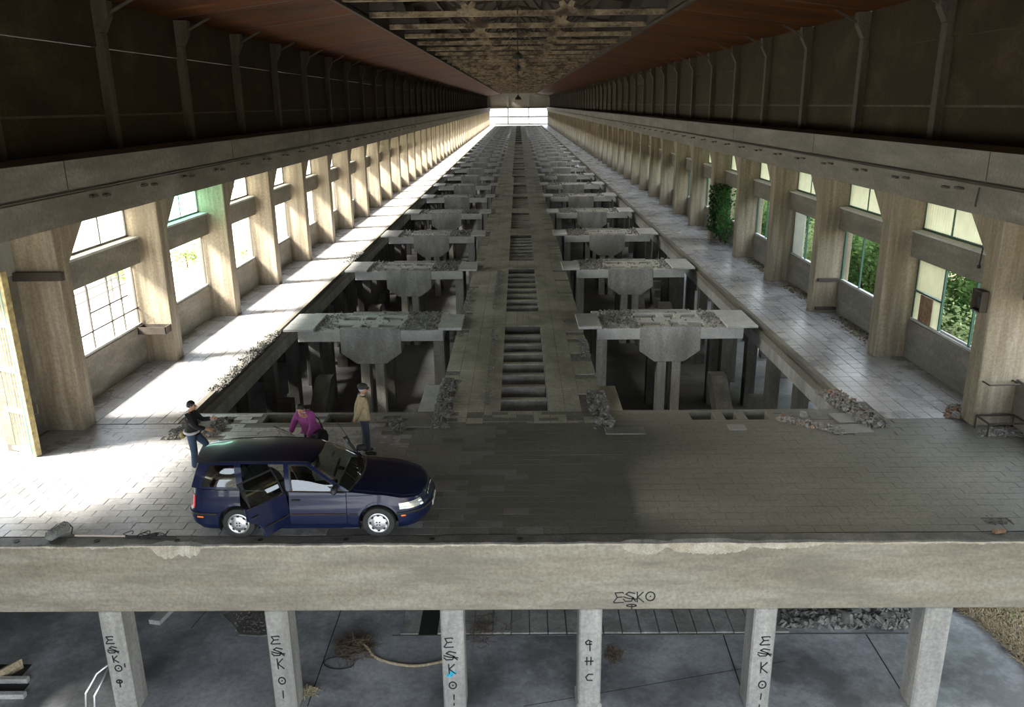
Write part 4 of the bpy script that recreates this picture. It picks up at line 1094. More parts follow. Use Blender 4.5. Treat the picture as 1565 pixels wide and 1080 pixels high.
def person(label, loc, rz, J, top, bottom, shoe, sole=None, extra=None, headturn=(0, 0), topr=1.0, hair=None, cap=None, skirt=False):
    root = empty('person', loc, rz); tag(root, label, 'person')
    # bare figure
    V, E, Rr = [], [], []
    p = chain(V, E, Rr, [J['pelvis'], J['waist'], J['chest'], J['neck']], [(.13, .10), (.12, .09), (.135, .10), (.055, .055)]); ci = 2; pi_ = 0
    hd = Vector(J['head']); nk = Vector(J['neck']); f = Vector((math.cos(headturn[0]) * math.cos(headturn[1]), math.sin(headturn[0]) * math.cos(headturn[1]), math.sin(headturn[1])))
    up = (Vector((0, 0, 1)) - f * f.z).normalized(); lf = up.cross(f)
    chain(V, E, Rr, [nk + (hd - nk) * .45, hd - up * .055 + f * .012, hd + f * .002, hd + up * .075], [.048, (.062, .070), (.076, .092), (.060, .070)], p)
    for sg, a in ((1, 'l'), (-1, 'r')):
        chain(V, E, Rr, [J['sh' + a], J['el' + a], J['wr' + a]], [.052, .040, .026], ci)
        chain(V, E, Rr, [J['hip' + a], J['kn' + a], J['an' + a]], [.080, .055, .038], pi_)
    parts = [skin_mesh('body', V, E, Rr, M['skin'])]
    mb = MB(); c = hd + f * .085
    mb.tube([c + up * .028 - f * .01, c - f * .0 + up * .006, c + f * .022 - up * .018, c - up * .026 - f * .012], [.008, .012, .015, .010], 6)      # nose
    for sg in (1, -1):
        e = hd + lf * sg * .078 - up * .005; mb.tube([e + up * .03, e + lf * sg * .012 + up * .015, e + lf * sg * .010 - up * .02, e - up * .03], [.008, .014, .012, .006], 6)
    mb.tube([hd + f * .082 - up * .052 + lf * .022, hd + f * .092 - up * .05, hd + f * .082 - up * .052 - lf * .022], [.005, .008, .005], 6)      # lips
    mb.tube([hd + f * .070 - up * .085, hd + f * .080 - up * .078, hd + f * .072 - up * .068], [.016, .020, .014], 8)                                 # chin
    parts.append(mb.mesh('face', M['skin'], True))
    for sg, a in ((1, 'l'), (-1, 'r')):
        parts.append(hand(J['wr' + a], Vector(J['wr' + a]) - Vector(J['el' + a]) * 1.0, J.get('th' + a, (0, -sg, .4))))
    link('body', join('body', parts, M['skin']), root)
    mb = MB()
    for sg in (1, -1):
        e = hd + f * .080 + lf * sg * .031 + up * .012; mb.lathe([(0, -.009), (.008, -.004), (.009, 0), (.008, .004), (0, .009)], e, 8)
    link('eyes', mb.mesh('eyes', M['trimblack'], True), root)
    # clothes
    V, E, Rr = [], [], []; pv, wa, ch, nk_ = (Vector(J[k]) for k in ('pelvis', 'waist', 'chest', 'neck'))
    hem = pv + (wa - pv) * (-.45)
    chain(V, E, Rr, [wa, ch, ch + (nk_ - ch) * .62], [(.165 * topr, .125 * topr), (.165 * topr, .125 * topr), (.085, .08)])
    chain(V, E, Rr, [pv, hem], [(.168 * topr, .135 * topr), (.170 * topr, .14 * topr)], 0)
    for a in 'lr':
        e_, w_ = Vector(J['el' + a]), Vector(J['wr' + a]); chain(V, E, Rr, [J['sh' + a], e_, e_ + (w_ - e_) * .92], [.078 * topr, .062 * topr, .048 * topr], 1)
    tm = link('jacket', skin_mesh('jacket', V, E, Rr, top), root)
    MB().tube([nk_ + Vector((.05 * math.cos(q), .055 * math.sin(q), -.015 + .012 * math.cos(q))) for q in [k * .628 for k in range(10)]], .017, 6, closed=True).build('collar', top, root, True)
    V, E, Rr = [], [], []
    chain(V, E, Rr, [pv + Vector((0, 0, .02))], [(.105, .105)])
    for a in 'lr':
        k_, n_ = Vector(J['kn' + a]), Vector(J['an' + a]); chain(V, E, Rr, [J['hip' + a], k_, n_ - (n_ - k_) * .02], [.100, .078, .066], 0)
    link('trousers', skin_mesh('trousers', V, E, Rr, bottom), root)
    for a in 'lr':
        n_ = Vector(J['an' + a]); t_ = Vector(J['toe' + a]); d_ = (t_ - n_); hz = Vector((d_.x, d_.y, 0)).normalized()
        mb = MB(); mb.tube([n_ + Vector((0, 0, .02)) - hz * .06 - Vector((0, 0, .035)), n_ - Vector((0, 0, .035)), n_ + d_ * .6 + Vector((0, 0, -.005)), t_, t_ + hz * .03], [.034, .048, .045, .038, .018], 8)
        mb.build('shoe', shoe, root, True)
    if hair:
        mb = MB(); V2 = []
        n1, n2 = 10, 14; mbv = MB()
        for i in range(n1 + 1):
            ph = math.pi * .62 * i / n1
            for k in range(n2):
                q = 2 * math.pi * k / n2; rr = math.sin(ph); back = max(0, -math.cos(q))
                zz = math.cos(ph); p_ = hd + f * (-.018 + .098 * rr * math.cos(q)) + lf * (.089 * rr * math.sin(q)) + up * (.02 + .105 * zz)
                if math.cos(q) > .25 and ph > 1.15: p_ = hd + f * (.055) + lf * (.085 * math.sin(q)) + up * (.055)
                mbv.v.append(tuple(p_))
        for i in range(n1):
            for k in range(n2): a = i * n2 + k; b = i * n2 + (k + 1) % n2; mbv.f.append((a, b, b + n2, a + n2)); mbv.m.append(0)
        mbv.build('hair', hair, root, True)
    if cap:
        mb = MB(); n2 = 18
        prof = [(1.0, -.02), (1.10, .02), (1.08, .055), (.85, .085), (.45, .105), (0.001, .110)]
        for r_, h_ in prof:
            for k in range(n2):
                q = 2 * math.pi * k / n2; cq = math.cos(q); mb.v.append(tuple(hd + f * (-.01 + .102 * r_ * cq) + lf * (.090 * r_ * math.sin(q)) + up * (.035 + h_ - .025 * cq * min(1, r_))))
        for i in range(len(prof) - 1):
            for k in range(n2): a = i * n2 + k; b = i * n2 + (k + 1) % n2; mb.f.append((a, b, b + n2, a + n2)); mb.m.append(0)
        o = mb.build('flat_cap', cap, root, True)
        mb = MB()
        for r_, h_ in ((1.0, .0), (1.28, -.018), (1.28, -.028), (1.0, -.012)):
            for k in range(9):
                q = -1.05 + 2.1 * k / 8; mb.v.append(tuple(hd + f * (-.01 + .102 * r_ * math.cos(q)) + lf * (.090 * (r_ * .9) * math.sin(q)) + up * (.03 + h_ - .02)))
        for i in range(4):
            for k in range(8): a = i * 9 + k; b = ((i + 1) % 4) * 9 + k; mb.f.append((a, a + 1, b + 1, b)); mb.m.append(0)
        mb.build('cap_peak', cap, root, True)
    if extra: extra(root)
    return root
M['tan'] = cloth('tan_jacket', (.42, .34, .20)); M['bluegrey'] = cloth('blue_grey_trousers', (.045, .055, .085)); M['capgrey'] = cloth('dark_grey_cap', (.035, .035, .038))
M['purple'] = cloth('purple_blouse', (.34, .07, .28)); M['darkt'] = cloth('dark_trousers', (.03, .025, .04)); M['blackt'] = cloth('black_jersey', (.014, .014, .016)); M['jeans'] = cloth('blue_jeans', (.05, .085, .14))
M['hairblack'] = plain('black_hair', (.012, .010, .009), .6); M['hairwhite'] = plain('grey_hair', (.4, .4, .4), .7)
M['bagtan'] = cloth('tan_waist_bag', (.36, .26, .10)); M['whitecloth'] = cloth('white_cloth', (.62, .62, .62)); M['shoeblack'] = plain('black_leather', (.015, .015, .015), .4); M['trainer'] = plain('pale_trainers', (.5, .48, .45), .7)
# man in a flat cap, hands behind his back, looking up the hall
J = dict(pelvis=(0, 0, .88), waist=(.02, 0, 1.03), chest=(.0, 0, 1.24), neck=(.0, 0, 1.43), head=(.045, 0, 1.555),
         shl=(-.01, .17, 1.36), ell=(-.12, .21, 1.10), wrl=(-.17, .06, .90), shr=(-.01, -.17, 1.36), elr=(-.13, -.22, 1.10), wrr=(-.19, -.05, .88),
         hipl=(0, .09, .84), knl=(.02, .10, .47), anl=(-.01, .11, .085), toel=(.15, .13, .035), hipr=(0, -.09, .84), knr=(.03, -.10, .47), anr=(.03, -.11, .085), toer=(.19, -.14, .035))
def ex1(r): MB().tube([(.05 * math.cos(q) , .055 * math.sin(q), 1.425) for q in [k * .628 for k in range(10)]], .016, 6, closed=True).build('shirt_collar', M['whitecloth'], r, True)
pm1 = G(560, 694); person('old man in tan jacket and dark flat cap, hands behind his back', (pm1.x, pm1.y, .018), R(15), J, M['tan'], M['bluegrey'], M['shoeblack'], extra=ex1, headturn=(.0, .28), topr=1.1, cap=M['capgrey'], hair=M['hairwhite'])
# woman in purple leaning over behind the car, dark bag at her hip
J = dict(pelvis=(-.06, 0, .86), waist=(.0, 0, 1.01), chest=(.10, 0, 1.19), neck=(.19, 0, 1.34), head=(.26, 0, 1.44),
         shl=(.11, .16, 1.29), ell=(.24, .26, 1.05), wrl=(.36, .20, .86), shr=(.11, -.16, 1.29), elr=(.16, -.28, 1.05), wrr=(.28, -.30, .84),
         hipl=(-.05, .09, .82), knl=(.06, .10, .46), anl=(-.02, .11, .085), toel=(.14, .12, .035), hipr=(-.05, -.09, .82), knr=(-.02, -.10, .46), anr=(-.16, -.10, .09), toer=(.0, -.11, .035))
def ex2(r):
    b = MB().prism([(-.10, .62), (.16, .62), (.20, .80), (.13, .92), (-.06, .92), (-.13, .78)], 'y', .24, .40).build('shoulder_bag', M['blackt'], r, True, bevel=.03)
    MB().tube([(-.05, .32, .90), (.0, .26, 1.15), (.10, .10, 1.36), (.14, -.04, 1.33)], .012, 5).build('bag_strap', M['blackt'], r)
    MB().tube([(.19 + .05 * math.cos(q), .055 * math.sin(q), 1.345 + .01 * math.cos(q)) for q in [k * .628 for k in range(10)]], .012, 6, closed=True).build('neckline', M['whitecloth'], r, True)
person('woman in a loose purple blouse bending down behind the car', (-4.56, 16.25, .018), R(-112), J, M['purple'], M['darkt'], M['shoeblack'], extra=ex2, headturn=(.2, -.45), topr=1.22, hair=M['hairblack'])
# man in black walking past the rear of the car, both hands held out
J = dict(pelvis=(0, 0, .87), waist=(.0, 0, 1.01), chest=(.01, 0, 1.21), neck=(.03, 0, 1.38), head=(.06, 0, 1.49),
         shl=(.01, .17, 1.32), ell=(.16, .20, 1.10), wrl=(.40, .14, 1.14), shr=(.01, -.17, 1.32), elr=(.14, -.22, 1.09), wrr=(.34, -.12, 1.00),
         hipl=(0, .09, .83), knl=(.24, .10, .56), anl=(.06, .10, .26), toel=(.20, .11, .17), hipr=(0, -.09, .83), knr=(.02, -.09, .46), anr=(-.02, -.09, .085), toer=(.14, -.10, .035), thl=(0, -.2, 1), thr=(0, .2, 1))
def ex3(r):
    MB().tube([(.155 * math.cos(q), .175 * math.sin(q), .93 + .02 * math.sin(q)) for q in [k * .3927 for k in range(16)]], .030, 6, closed=True).build('tied_sweater', M['whitecloth'], r, True)
    MB().obox((-.20, .02, .84), .10, .22, .15).build('waist_bag', M['bagtan'], r, True, bevel=.03)
pm3 = G(302, 719); person('man in black jersey and blue jeans striding with hands held out', (pm3.x, pm3.y, .018), R(4), J, M['blackt'], M['jeans'], M['trainer'], extra=ex3, headturn=(.0, -.1), hair=M['hairblack'])
# ------------------------------------------------------------------ front columns with spray-painted letters
GLY = {
 'E': [[(.82, .92), (.75, 1.0), (.12, .95), (.30, .52), (.72, .56)], [(.30, .52), (.02, .08), (.10, .0), (.85, .04)]],
 'S': [[(.8, .85), (.35, 1.0), (.12, .78), (.7, .42), (.55, .08), (.1, .05), (-.05, .3)], [(-.05, .52), (.35, .35), (.95, .28)], [(.62, .42), (.9, .05)]],
 'K': [[(.12, 1.0), (.16, 0)], [(.72, 1.0), (.16, .48), (.8, .0)]],
 'O': [[(.4 + .38 * math.cos(q), .5 + .45 * math.sin(q)) for q in [k * .5236 for k in range(13)]], [(.38, .47), (.44, .53)]],
 'I': [[(.4, .95), (.36, .05)]], '-': [[(.4, .9), (.4, .4)]],
 'P': [[(.4 + .4 * math.cos(q), .75 + .22 * math.sin(q)) for q in [k * .5236 for k in range(13)]], [(.42, .85), (.42, .0)]],
 '9': [[(.75, .85), (.4, 1.0), (.12, .8), (.25, .58), (.75, .62)], [(.55, .85), (.6, .0)]],
 'H': [[(.18, 1), (.2, 0)], [(.62, 1), (.6, 0)], [(.0, .48), (.85, .5)]], 'C': [[(.8, .95), (.35, .95), (.08, .55), (.25, .1), (.75, .08)]],
 'L': [[(.3, 1), (.3, .1), (.7, .0)]],
}
def letters(name, items, parent, y, mat, wd=.024, org=(0, 0, 0)):
    mb = MB()
    for ch, px_, py_, hpx, wpx in items:
        c = GY(px_, py_, y); h = hpx / 82.0; w = wpx / 82.0
        for st in GLY[ch]:
            P_ = [(c.x + (u - .4) * w - org[0], y - org[1], c.z + (v - .5) * h - org[2]) for u, v in st]
            for a, b in zip(P_, P_[1:]):
                d = (Vector(b) - Vector(a)); d.normalize(); mb.bar(Vector(a) - d * wd * .3, Vector(b) + d * wd * .3, .006, wd, up=(0, -1, 0)) if False else mb.bar(Vector(a) - d * wd * .3, Vector(b) + d * wd * .3, wd, .005, up=(0, 1, 0))
    return mb.build(name, mat, parent)
YC = KEDGE + .03
LET = [[('E', 167, 978, 13, 15), ('S', 172, 993, 12, 17), ('K', 176, 1007, 12, 12), ('O', 181, 1021, 12, 14), ('-', 191, 1018, 12, 6), ('P', 183, 1044, 14, 11)],
       [('E', 420, 978, 14, 17), ('S', 424, 996, 15, 20), ('K', 428, 1014, 18, 14), ('O', 431, 1040, 14, 14), ('I', 433, 1061, 15, 8)],
       [('E', 685, 982, 17, 17), ('S', 688, 1002, 16, 22), ('K', 690, 1022, 17, 15), ('O', 692, 1047, 14, 15), ('I', 694, 1065, 10, 6), ('-', 694, 1077, 8, 6)],
       [('9', 899, 986, 19, 15), ('H', 900, 1010, 14, 15), ('C', 900, 1035, 13, 15)],
       [('E', 1169, 979, 15, 18), ('S', 1168, 997, 14, 21), ('K', 1167, 1020, 19, 16), ('O', 1165, 1046, 15, 15), ('I', 1163, 1064, 12, 8), ('L', 1161, 1080, 8, 8)], []]
LAB = ['front column sprayed E S K O with a mark beside the O', 'front column sprayed E S K O I, second from the yard side', 'front column sprayed E S K O with a splash of blue paint', 'front column sprayed with the letters 9 H C', 'front column sprayed E S K O in heavy black, towards the leafy side', 'bare front column without paint near the dry grass']
for i, cx_ in enumerate(CXS):
    c = struct(empty('front_column', (cx_, KEDGE + .03, ZB)), LAB[i])
    w_ = .215 if i not in (5,) else .25
    MB().box(-w_, w_, 0, .5, 0, -1.36 - ZB).build('shaft', M['column'], c, bevel=.03)
    if i == 3: MB().box(-w_ - .03, w_ + .03, -.03, .53, 0, .20).build('plinth', M['column'], c, bevel=.03)
    if LET[i]: letters('graffiti_lettering', LET[i], c, YC - .003, M['paintblack'], org=(cx_, KEDGE + .03, ZB))
    if i == 2:
        mb = MB(); p = GY(688, 1030, YC)
        for k in range(4): mb.bar((p.x - cx_ - .07 + k * .03, -.003, p.z - ZB - .06 + .02 * (k % 2)), (p.x - cx_ + .0 + k * .035, -.003, p.z - ZB + .07), .035, .004, up=(0, 1, 0))
        mb.build('graffiti_splash', M['paintblue'], c)
letters('graffiti_lettering', [('E', 945, 913, 18, 18), ('S', 962, 912, 17, 20), ('K', 978, 912, 17, 15), ('O', 994, 911, 17, 18), ('P', 965, 927, 9, 18)], EB, KEDGE - .004, M['paintblack'], .022)

# ------------------------------------------------------------------ basement floor
GB = lambda a, b, z=0.0: G(a, b, ZB + z)
x = GB(612, 968).x; yA = GB(800, 969).y; k = 0
while x < GB(1190, 969).x:
    if k != 1:
        MB().box(x + .012, x + .40, yA, yA + 1.25, ZB - .02, ZB + .035 + .006 * (k % 3)).build('cover_slab', M['frame'], lf, bevel=.008)
    else: MB().box(x, x + .41, yA, yA + 1.25, ZB, ZB + .004).build('slot', M['black'], lf)
    x += .41; k += 1
MB().box(GB(600, 968).x, GB(1410, 968).x, yA - .05, yA - .015, ZB, ZB + .012).build('floor_joint', M['joint'], lf)
def jline(a, b, w=.02):
    p, q = GB(*a), GB(*b); MB().bar(p, q, w, .008).build('floor_joint', M['black'], lf)
jline((522, 930), (470, 1079)); jline((1105, 968), (1142, 1079)); jline((1322, 966), (1392, 1079)); jline((318, 930), (292, 960), .014); jline((800, 1079), (1200, 1010), .01)
# broken patch
random.seed(41)
pt = [GB(340, 941), GB(352, 936), GB(410, 934), GB(452, 940), GB(448, 948), GB(425, 950), GB(428, 968), GB(400, 973), GB(366, 971), GB(358, 958)]
mb = MB(); n = len(pt); mb.v = [(p.x, p.y, ZB) for p in pt] + [(p.x, p.y, ZB + .035) for p in pt]
mb.f = [tuple(range(n, 2 * n))] + [(i, (i + 1) % n, n + (i + 1) % n, n + i) for i in range(n)]; mb.m = [0] * len(mb.f)
for i in range(120):
    p = GB(random.uniform(358, 424), random.uniform(938, 970)); mb.chunk((p.x, p.y, ZB + .04), random.uniform(.015, .04))
o = mb.build('bitumen_patch', M['edge_top']); tag(o, 'dark crumbling bitumen patch on the basement floor', 'floor patch')
# heaps and scatter
def heap(name, label, cat, n, f, rmin, rmax, mats=('rubble',), flat=.7):
    o = link(name, rub_mesh(n, f, rmin, rmax, mats, flat)); tag(o, label, cat, kind='stuff'); return o
def in_px(x0, x1, y0, y1, z=0.0, h=.05, taper=True):
    def f():
        u, v = random.random(), random.random(); p = G(x0 + (x1 - x0) * u, y0 + (y1 - y0) * v, z)
        return (p.x, p.y, z + .01 + random.random() * h * (math.sin(math.pi * u) if taper else 1))
    return f
heap('gravel_heap', 'heap of loose grey gravel on the basement floor behind the lettered column', 'gravel', 900, in_px(1196, 1406, 930, 962, ZB, .28), .03, .10)
b_ = MB().bar(GB(1404, 930, .05), GB(1420, 958, .05), .22, .10).build('concrete_plank', M['cover']); tag(b_, 'pale concrete plank lying beside the gravel heap', 'plank')
b_ = MB().bar(GB(236, 951, .05), GB(262, 925, .05), .28, .12).build('timber_beam', M['cover']); tag(b_, 'short grey beam lying on the basement floor under the edge', 'beam')
def tangle(name, label, px_, py_, r, n, mat, seed, h=.25):
    rnd = random.Random(seed); c = GB(px_, py_); mb = MB()
    for i in range(n):
        a = rnd.uniform(0, 6.28); d = rnd.random() * r; p = Vector((c.x + math.cos(a) * d, c.y + math.sin(a) * d, ZB + .02 + rnd.random() * h * (1 - d / r)))
        q = rnd.uniform(0, 6.28); l = rnd.uniform(.1, .45) * r
        mb.tube([p, p + Vector((math.cos(q) * l, math.sin(q) * l, rnd.uniform(-.02, .10))), p + Vector((math.cos(q + .5) * l * 1.8, math.sin(q + .5) * l * 1.8, rnd.uniform(-.02, .03)))], [.008, .007, .004], 4)
    for i in range(len(mb.v)):
        if mb.v[i][2] < ZB + .004: mb.v[i] = (mb.v[i][0], mb.v[i][1], ZB + .004)
    o = mb.build(name, mat); tag(o, label, 'brushwood', kind='stuff'); return o
tangle('brush_heap', 'tangled heap of dry twigs and wire on the basement floor', 542, 992, .42, 260, M['bark'], 3)
tangle('brush_heap', 'small clump of dry twigs beside the column marked 9 H C', 938, 1004, .22, 130, M['bark'], 4, .2)
tangle('brush_heap', 'small pale weed clump by the foot of a lettered column', 472, 1060, .18, 90, M['dry'], 5, .1)
tangle('brush_heap', 'thin dry branches behind the column with blue paint', 735, 962, .62, 60, M['bark'], 6, .12)
hs = [GB(548, 980, .14), GB(562, 990, .10), GB(572, 1003, .03), GB(600, 1013, .03), GB(635, 1017, .03), GB(668, 1012, .03), GB(700, 1004, .03)]
o = MB().tube(catmull([tuple(p) for p in hs], 6), .03, 8).build('hose', M['dry'], None, True); tag(o, 'pale bent hose lying from the twig heap towards a column', 'hose')
o = MB().tube([tuple(GB(518 + 23 * math.cos(q), 1013 + 9 * math.sin(q), .015)) for q in [k * .35 for k in range(17)]], .010, 5).build('wire_loop', M['black'], None, True); tag(o, 'black wire loop lying beside the twig heap', 'wire')
# bent rail frame and sunken steps at the yard side
a = GB(150, 1079)
rf = MB().tube([(a.x - .05, a.y - .35, ZB), (a.x, a.y - .3, ZB + .55), (a.x + .12, a.y - .05, ZB + .80), (a.x + .32, a.y + .15, ZB + .9)], .024, 8).tube([(a.x + .15, a.y - .42, ZB), (a.x + .2, a.y - .37, ZB + .55), (a.x + .3, a.y - .12, ZB + .78), (a.x + .32, a.y + .15, ZB + .9)], .024, 8).build('handrail', M['hub'], None, True)
tag(rf, 'bent grey tubular handrail beside the first lettered column', 'handrail')
sp_ = empty('sunken_pit', (GB(20, 1040).x, GB(20, 1040).y, ZB)); tag(sp_, 'dark sunken pit with pale concrete steps by the yard wall', 'pit')
for i, (y0_, z0_) in enumerate(((-.55, .05), (-.1, .05))): MB().box(-1.2, .55 - i * .2, y0_, y0_ + .12, 0, z0_ + .06).build('step', M['cover'], sp_, bevel=.01)
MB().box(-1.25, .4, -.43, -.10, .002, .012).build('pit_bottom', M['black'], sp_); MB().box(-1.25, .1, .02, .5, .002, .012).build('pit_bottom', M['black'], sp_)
b_ = MB().bar(GB(0, 1032, .12), GB(34, 1013, .12), .05, .24).build('timber_post', M['dry']); tag(b_, 'thin pale timber leaning beside the sunken pit', 'timber')
# dry grass spilling in from the bank
rnd = random.Random(12); mb = MB(); mg = MB()
for i in range(2600):
    u, v = rnd.random(), rnd.random(); p = GB(1458 + 140 * (u ** .8), 928 + 125 * v * u)
    a = rnd.uniform(0, 6.28); l = rnd.uniform(.08, .30); m_ = mg if (rnd.random() < .14 and v < .4 and u > .35) else mb
    m_.tube([p, p + Vector((math.cos(a) * l * .5, math.sin(a) * l * .5, rnd.uniform(.03, .16))), p + Vector((math.cos(a) * l, math.sin(a) * l, rnd.uniform(.01, .12)))], [.008, .006, .002], 3)
dg = empty('dry_grass', (0, 0, 0)); tag(dg, 'dry straw-coloured grass spilling onto the basement floor at its open side', 'grass', kind='stuff'); mb.build('straw', M['dry'], dg)['kind'] = 'stuff'; mg.build('green_blades', M['leaf2'], dg)['kind'] = 'stuff'

# ------------------------------------------------------------------ rubble on the upper floor
random.seed(51)
def along(x0, x1, y0, y1, h=.05):
    def f():                                  # ragged band
        while 1:
            x, y = random.uniform(x0, x1), random.uniform(y0, y1); e = (x - x0) / (x1 - x0)
            if x < 0 and x1 > -3: e = 1 - e
            if e > .45 + .5 * fnoise(y * 2.2, x0): return (x, y, .0 + random.random() * h * .7)
            if random.random() < .12: return (x, y, .01)
    return f
def tr(i, h=.06):
    a, b, w = TRENCH[i]; d = b - a; nrm = Vector((-d.y, d.x)).normalized()
    def f():
        t = random.random(); p = a + d * t + nrm * random.uniform(-w, w) * .85; return (p.x, p.y, .0 + random.random() * h)
    return f
heap('rubble', 'broken tile strip on the floor behind the man in black', 'rubble', 195, tr(0), 0.015, 0.036)
heap('rubble', 'rubble strip beside the pit corner behind the car', 'rubble', 300, tr(1), 0.015, 0.043)
heap('rubble', 'brick and tile rubble along the corner of the leafy-side aisle', 'rubble', 780, tr(2, .09), 0.019, 0.047, ('rubble', 'rubble', 'brickrub'))
heap('rubble', 'brick crumbs lying at the pit edge by the leafy-side hopper holes', 'rubble', 330, tr(3), 0.015, 0.050, ('rubble', 'brickrub', 'rubble'))
heap('rubble', 'small rubble patch on the pit edge near the man in the cap', 'rubble', 165, tr(4), 0.015, 0.036)
heap('rubble', 'rubble along the crumbled walkway corner on the yard side', 'rubble', 930, along(-2.22, -1.72, 18.4, 22.1, .09), 0.019, 0.050)
heap('rubble', 'rubble along the crumbled walkway corner on the leafy side', 'rubble', 780, along(1.78, 2.25, 18.3, 20.9, .10), 0.019, 0.054)
heap('rubble', 'rubble patch on the walkway edge opposite the first leafy-side hopper', 'rubble', 300, along(1.85, 2.2, 24.2, 26.2), 0.019, 0.043)
heap('rubble', 'dark rubble strip along the yard-side aisle edge', 'rubble', 1050, along(-8.85, -8.36, 21.2, 27.4, .08), 0.019, 0.043, ('joint', 'rubble', 'rubble'))
heap('rubble', 'rubble strip along the yard-side aisle by the second hopper frame', 'rubble', 480, along(-9.2, -8.4, 40.2, 43.5, .08), 0.022, 0.050)
heap('rubble', 'rubble crumbs along the walkway edge by the second hopper frames', 'rubble', 450, along(-2.2, -1.8, 26.5, 34), 0.015, 0.043)
heap('rubble', 'rubble crumbs along the ladder opening of the walkway', 'rubble', 390, along(-.98, -.74, 20, 27.5, .05), 0.011, 0.032)
heap('rubble', 'rubble at the edge of the second ladder opening', 'rubble', 390, along(-1.05, -.74, 30.2, 38, .06), 0.015, 0.043)
heap('rubble', 'rubble beside the pillar with the iron rod frame', 'rubble', 240, in_px(1446, 1474, 624, 640, 0, .12), .025, .07, ('rubble', 'brickrub', 'brickrub'))
heap('rubble', 'grey rubble under the iron rod frame at the pillar foot', 'rubble', 240, in_px(1498, 1562, 657, 668, 0, .08), .025, .06)
heap('rubble', 'leaf litter and crumbs along the leafy-side sill', 'litter', 500, lambda: (random.uniform(11.2, 11.75), random.choice((25.2, 30.8, 36.5)) + random.random() * 3.5, .02 + random.random() * .03), .015, .05, ('soil', 'brickrub', 'soil'))
# small chunks on the front pit lip
for i, (a, b, r_) in enumerate(((575, 646, .08), (1255, 652, .09), (1300, 632, .08), (1228, 637, .12))):
    p = G(a, b); o = MB().chunk((p.x, p.y, r_ * .55), r_).build('concrete_lump', M['rubble']); tag(o, ('concrete lump on the pit edge beside the man in the cap', 'concrete lump on the slab by the brick crumbs', 'concrete lump in the aisle-corner rubble', 'largest concrete lump at the pit edge by the hopper holes')[i], 'rubble')
for i, (a, b, w_, l_, zr) in enumerate(((1300, 640, .9, .62, .1), (1298, 657, .95, .5, .1), (955, 660, .95, .42, 0), (1126, 655, .42, .32, 0), (640, 650, .85, .4, 0))):
    p = G(a, b); o = MB().obox((0, 0, 0), w_, l_, .035).build('loose_flagstone', M['tile2'], None, bevel=.006); o.location = (p.x, p.y, .036); o.rotation_euler = (0, 0, zr)
    tag(o, ('large flagstone at the aisle corner among the brick rubble', 'flagstone in front of the aisle-corner rubble', 'flagstone beside the crumbled walkway corner', 'small square flagstone in front of the hopper holes', 'flagstone between the rubble patch and the walkway')[i], 'flagstone')
# worn hole in the floor and brick
p = G(1519, 796); mb = MB(); n = 14
ring = [(p.x + math.cos(q) * .30 * (1 + .25 * math.sin(3 * q)), p.y + math.sin(q) * .17 * (1 + .2 * math.cos(4 * q))) for q in [2 * math.pi * k / n for k in range(n)]]
mb.v = [(a, b, .006) for a, b in ring]; mb.f = [tuple(range(n))]; mb.m = [0]
for i in range(60): a, b = random.choice(ring); t = random.random() ** .5; mb.chunk((p.x + (a - p.x) * t, p.y + (b - p.y) * t, .01), random.uniform(.015, .035), 0, .4)
o = mb.build('broken_paving', M['joint'], floor); o['kind'] = 'stuff'
o = MB().obox((0, 0, 0), .22, .10, .06).build('brick', M['brickrub'], None, bevel=.01); o.location = (G(1526, 817).x, G(1526, 817).y, .075); o.rotation_euler = (0, 0, .2); tag(o, 'single orange brick on the edge beam near the hole', 'brick')

# ------------------------------------------------------------------ boom microphone on the edge
bm_ = empty('boom_microphone', (G(74, 831).x, 13.02, .14)); tag(bm_, 'grey furry boom microphone and pole lying on the floor edge', 'microphone')
rnd = random.Random(2); mb = MB(); e = Vector((.15, .52, 0)); nn = 46; q_ = e.normalized(); rt = Vector((q_.y, -q_.x, 0))
prof = [(math.sin(min(1, t * 6) * math.pi / 2) * math.sin(min(1, (1 - t) * 6) * math.pi / 2)) * .085 + .008 for t in [i / 40 for i in range(41)]]
for i in range(41):
    for k in range(nn):
        th = 2 * math.pi * k / nn; r_ = prof[i] * (1 + rnd.uniform(-.10, .12)); mb.v.append(tuple(e * (i / 40) + rt * math.cos(th) * r_ + Vector((0, 0, 1)) * math.sin(th) * r_))
for i in range(40):
    for k in range(nn): a = i * nn + k; b = i * nn + (k + 1) % nn; mb.f.append((a, b, b + nn, a + nn)); mb.m.append(0)
mb.f.append(tuple(range(nn))); mb.m.append(0); mb.f.append(tuple(range(40 * nn, 41 * nn))); mb.m.append(0)
M['palepole'] = plain('pale_pole', (.62, .52, .47), .5)
M['fur'] = plain('grey_fake_fur', (.20, .21, .20), .95, var=.35, ns=30)
mb.build('windshield', M['fur'], bm_)
o0 = bm_.location
MB().tube([tuple(e), (.26, .42, -.02), (.32, .25, -.06), (.40, .22, -.075)], .012, 6).build('shock_mount', M['steel'], bm_, True)
MB().tube([(.40, .22, -.075), (1.35, .19, -.075)], .018, 8).build('pole', M['palepole'], bm_, True)
MB().tube([(1.35, .19, -.075), (2.3, .14, -.075)], .017, 8).build('pole_grip', M['black'], bm_, True)
MB().tube([(1.30 + .16 * math.cos(q) + .05 * q, .22 + .10 * math.sin(q), -.07 + .02 * math.sin(2 * q) + .02) for q in [k * .4 for k in range(34)]], .008, 5).build('cable', M['black'], bm_, True)
MB().tube([(1.62 + .14 * math.cos(q) + .03 * q, .17 + .07 * math.sin(1.3 * q), -.065 + .03 * abs(math.sin(q))) for q in [k * .5 for k in range(30)]], .008, 5).build('cable', M['black'], bm_, True)
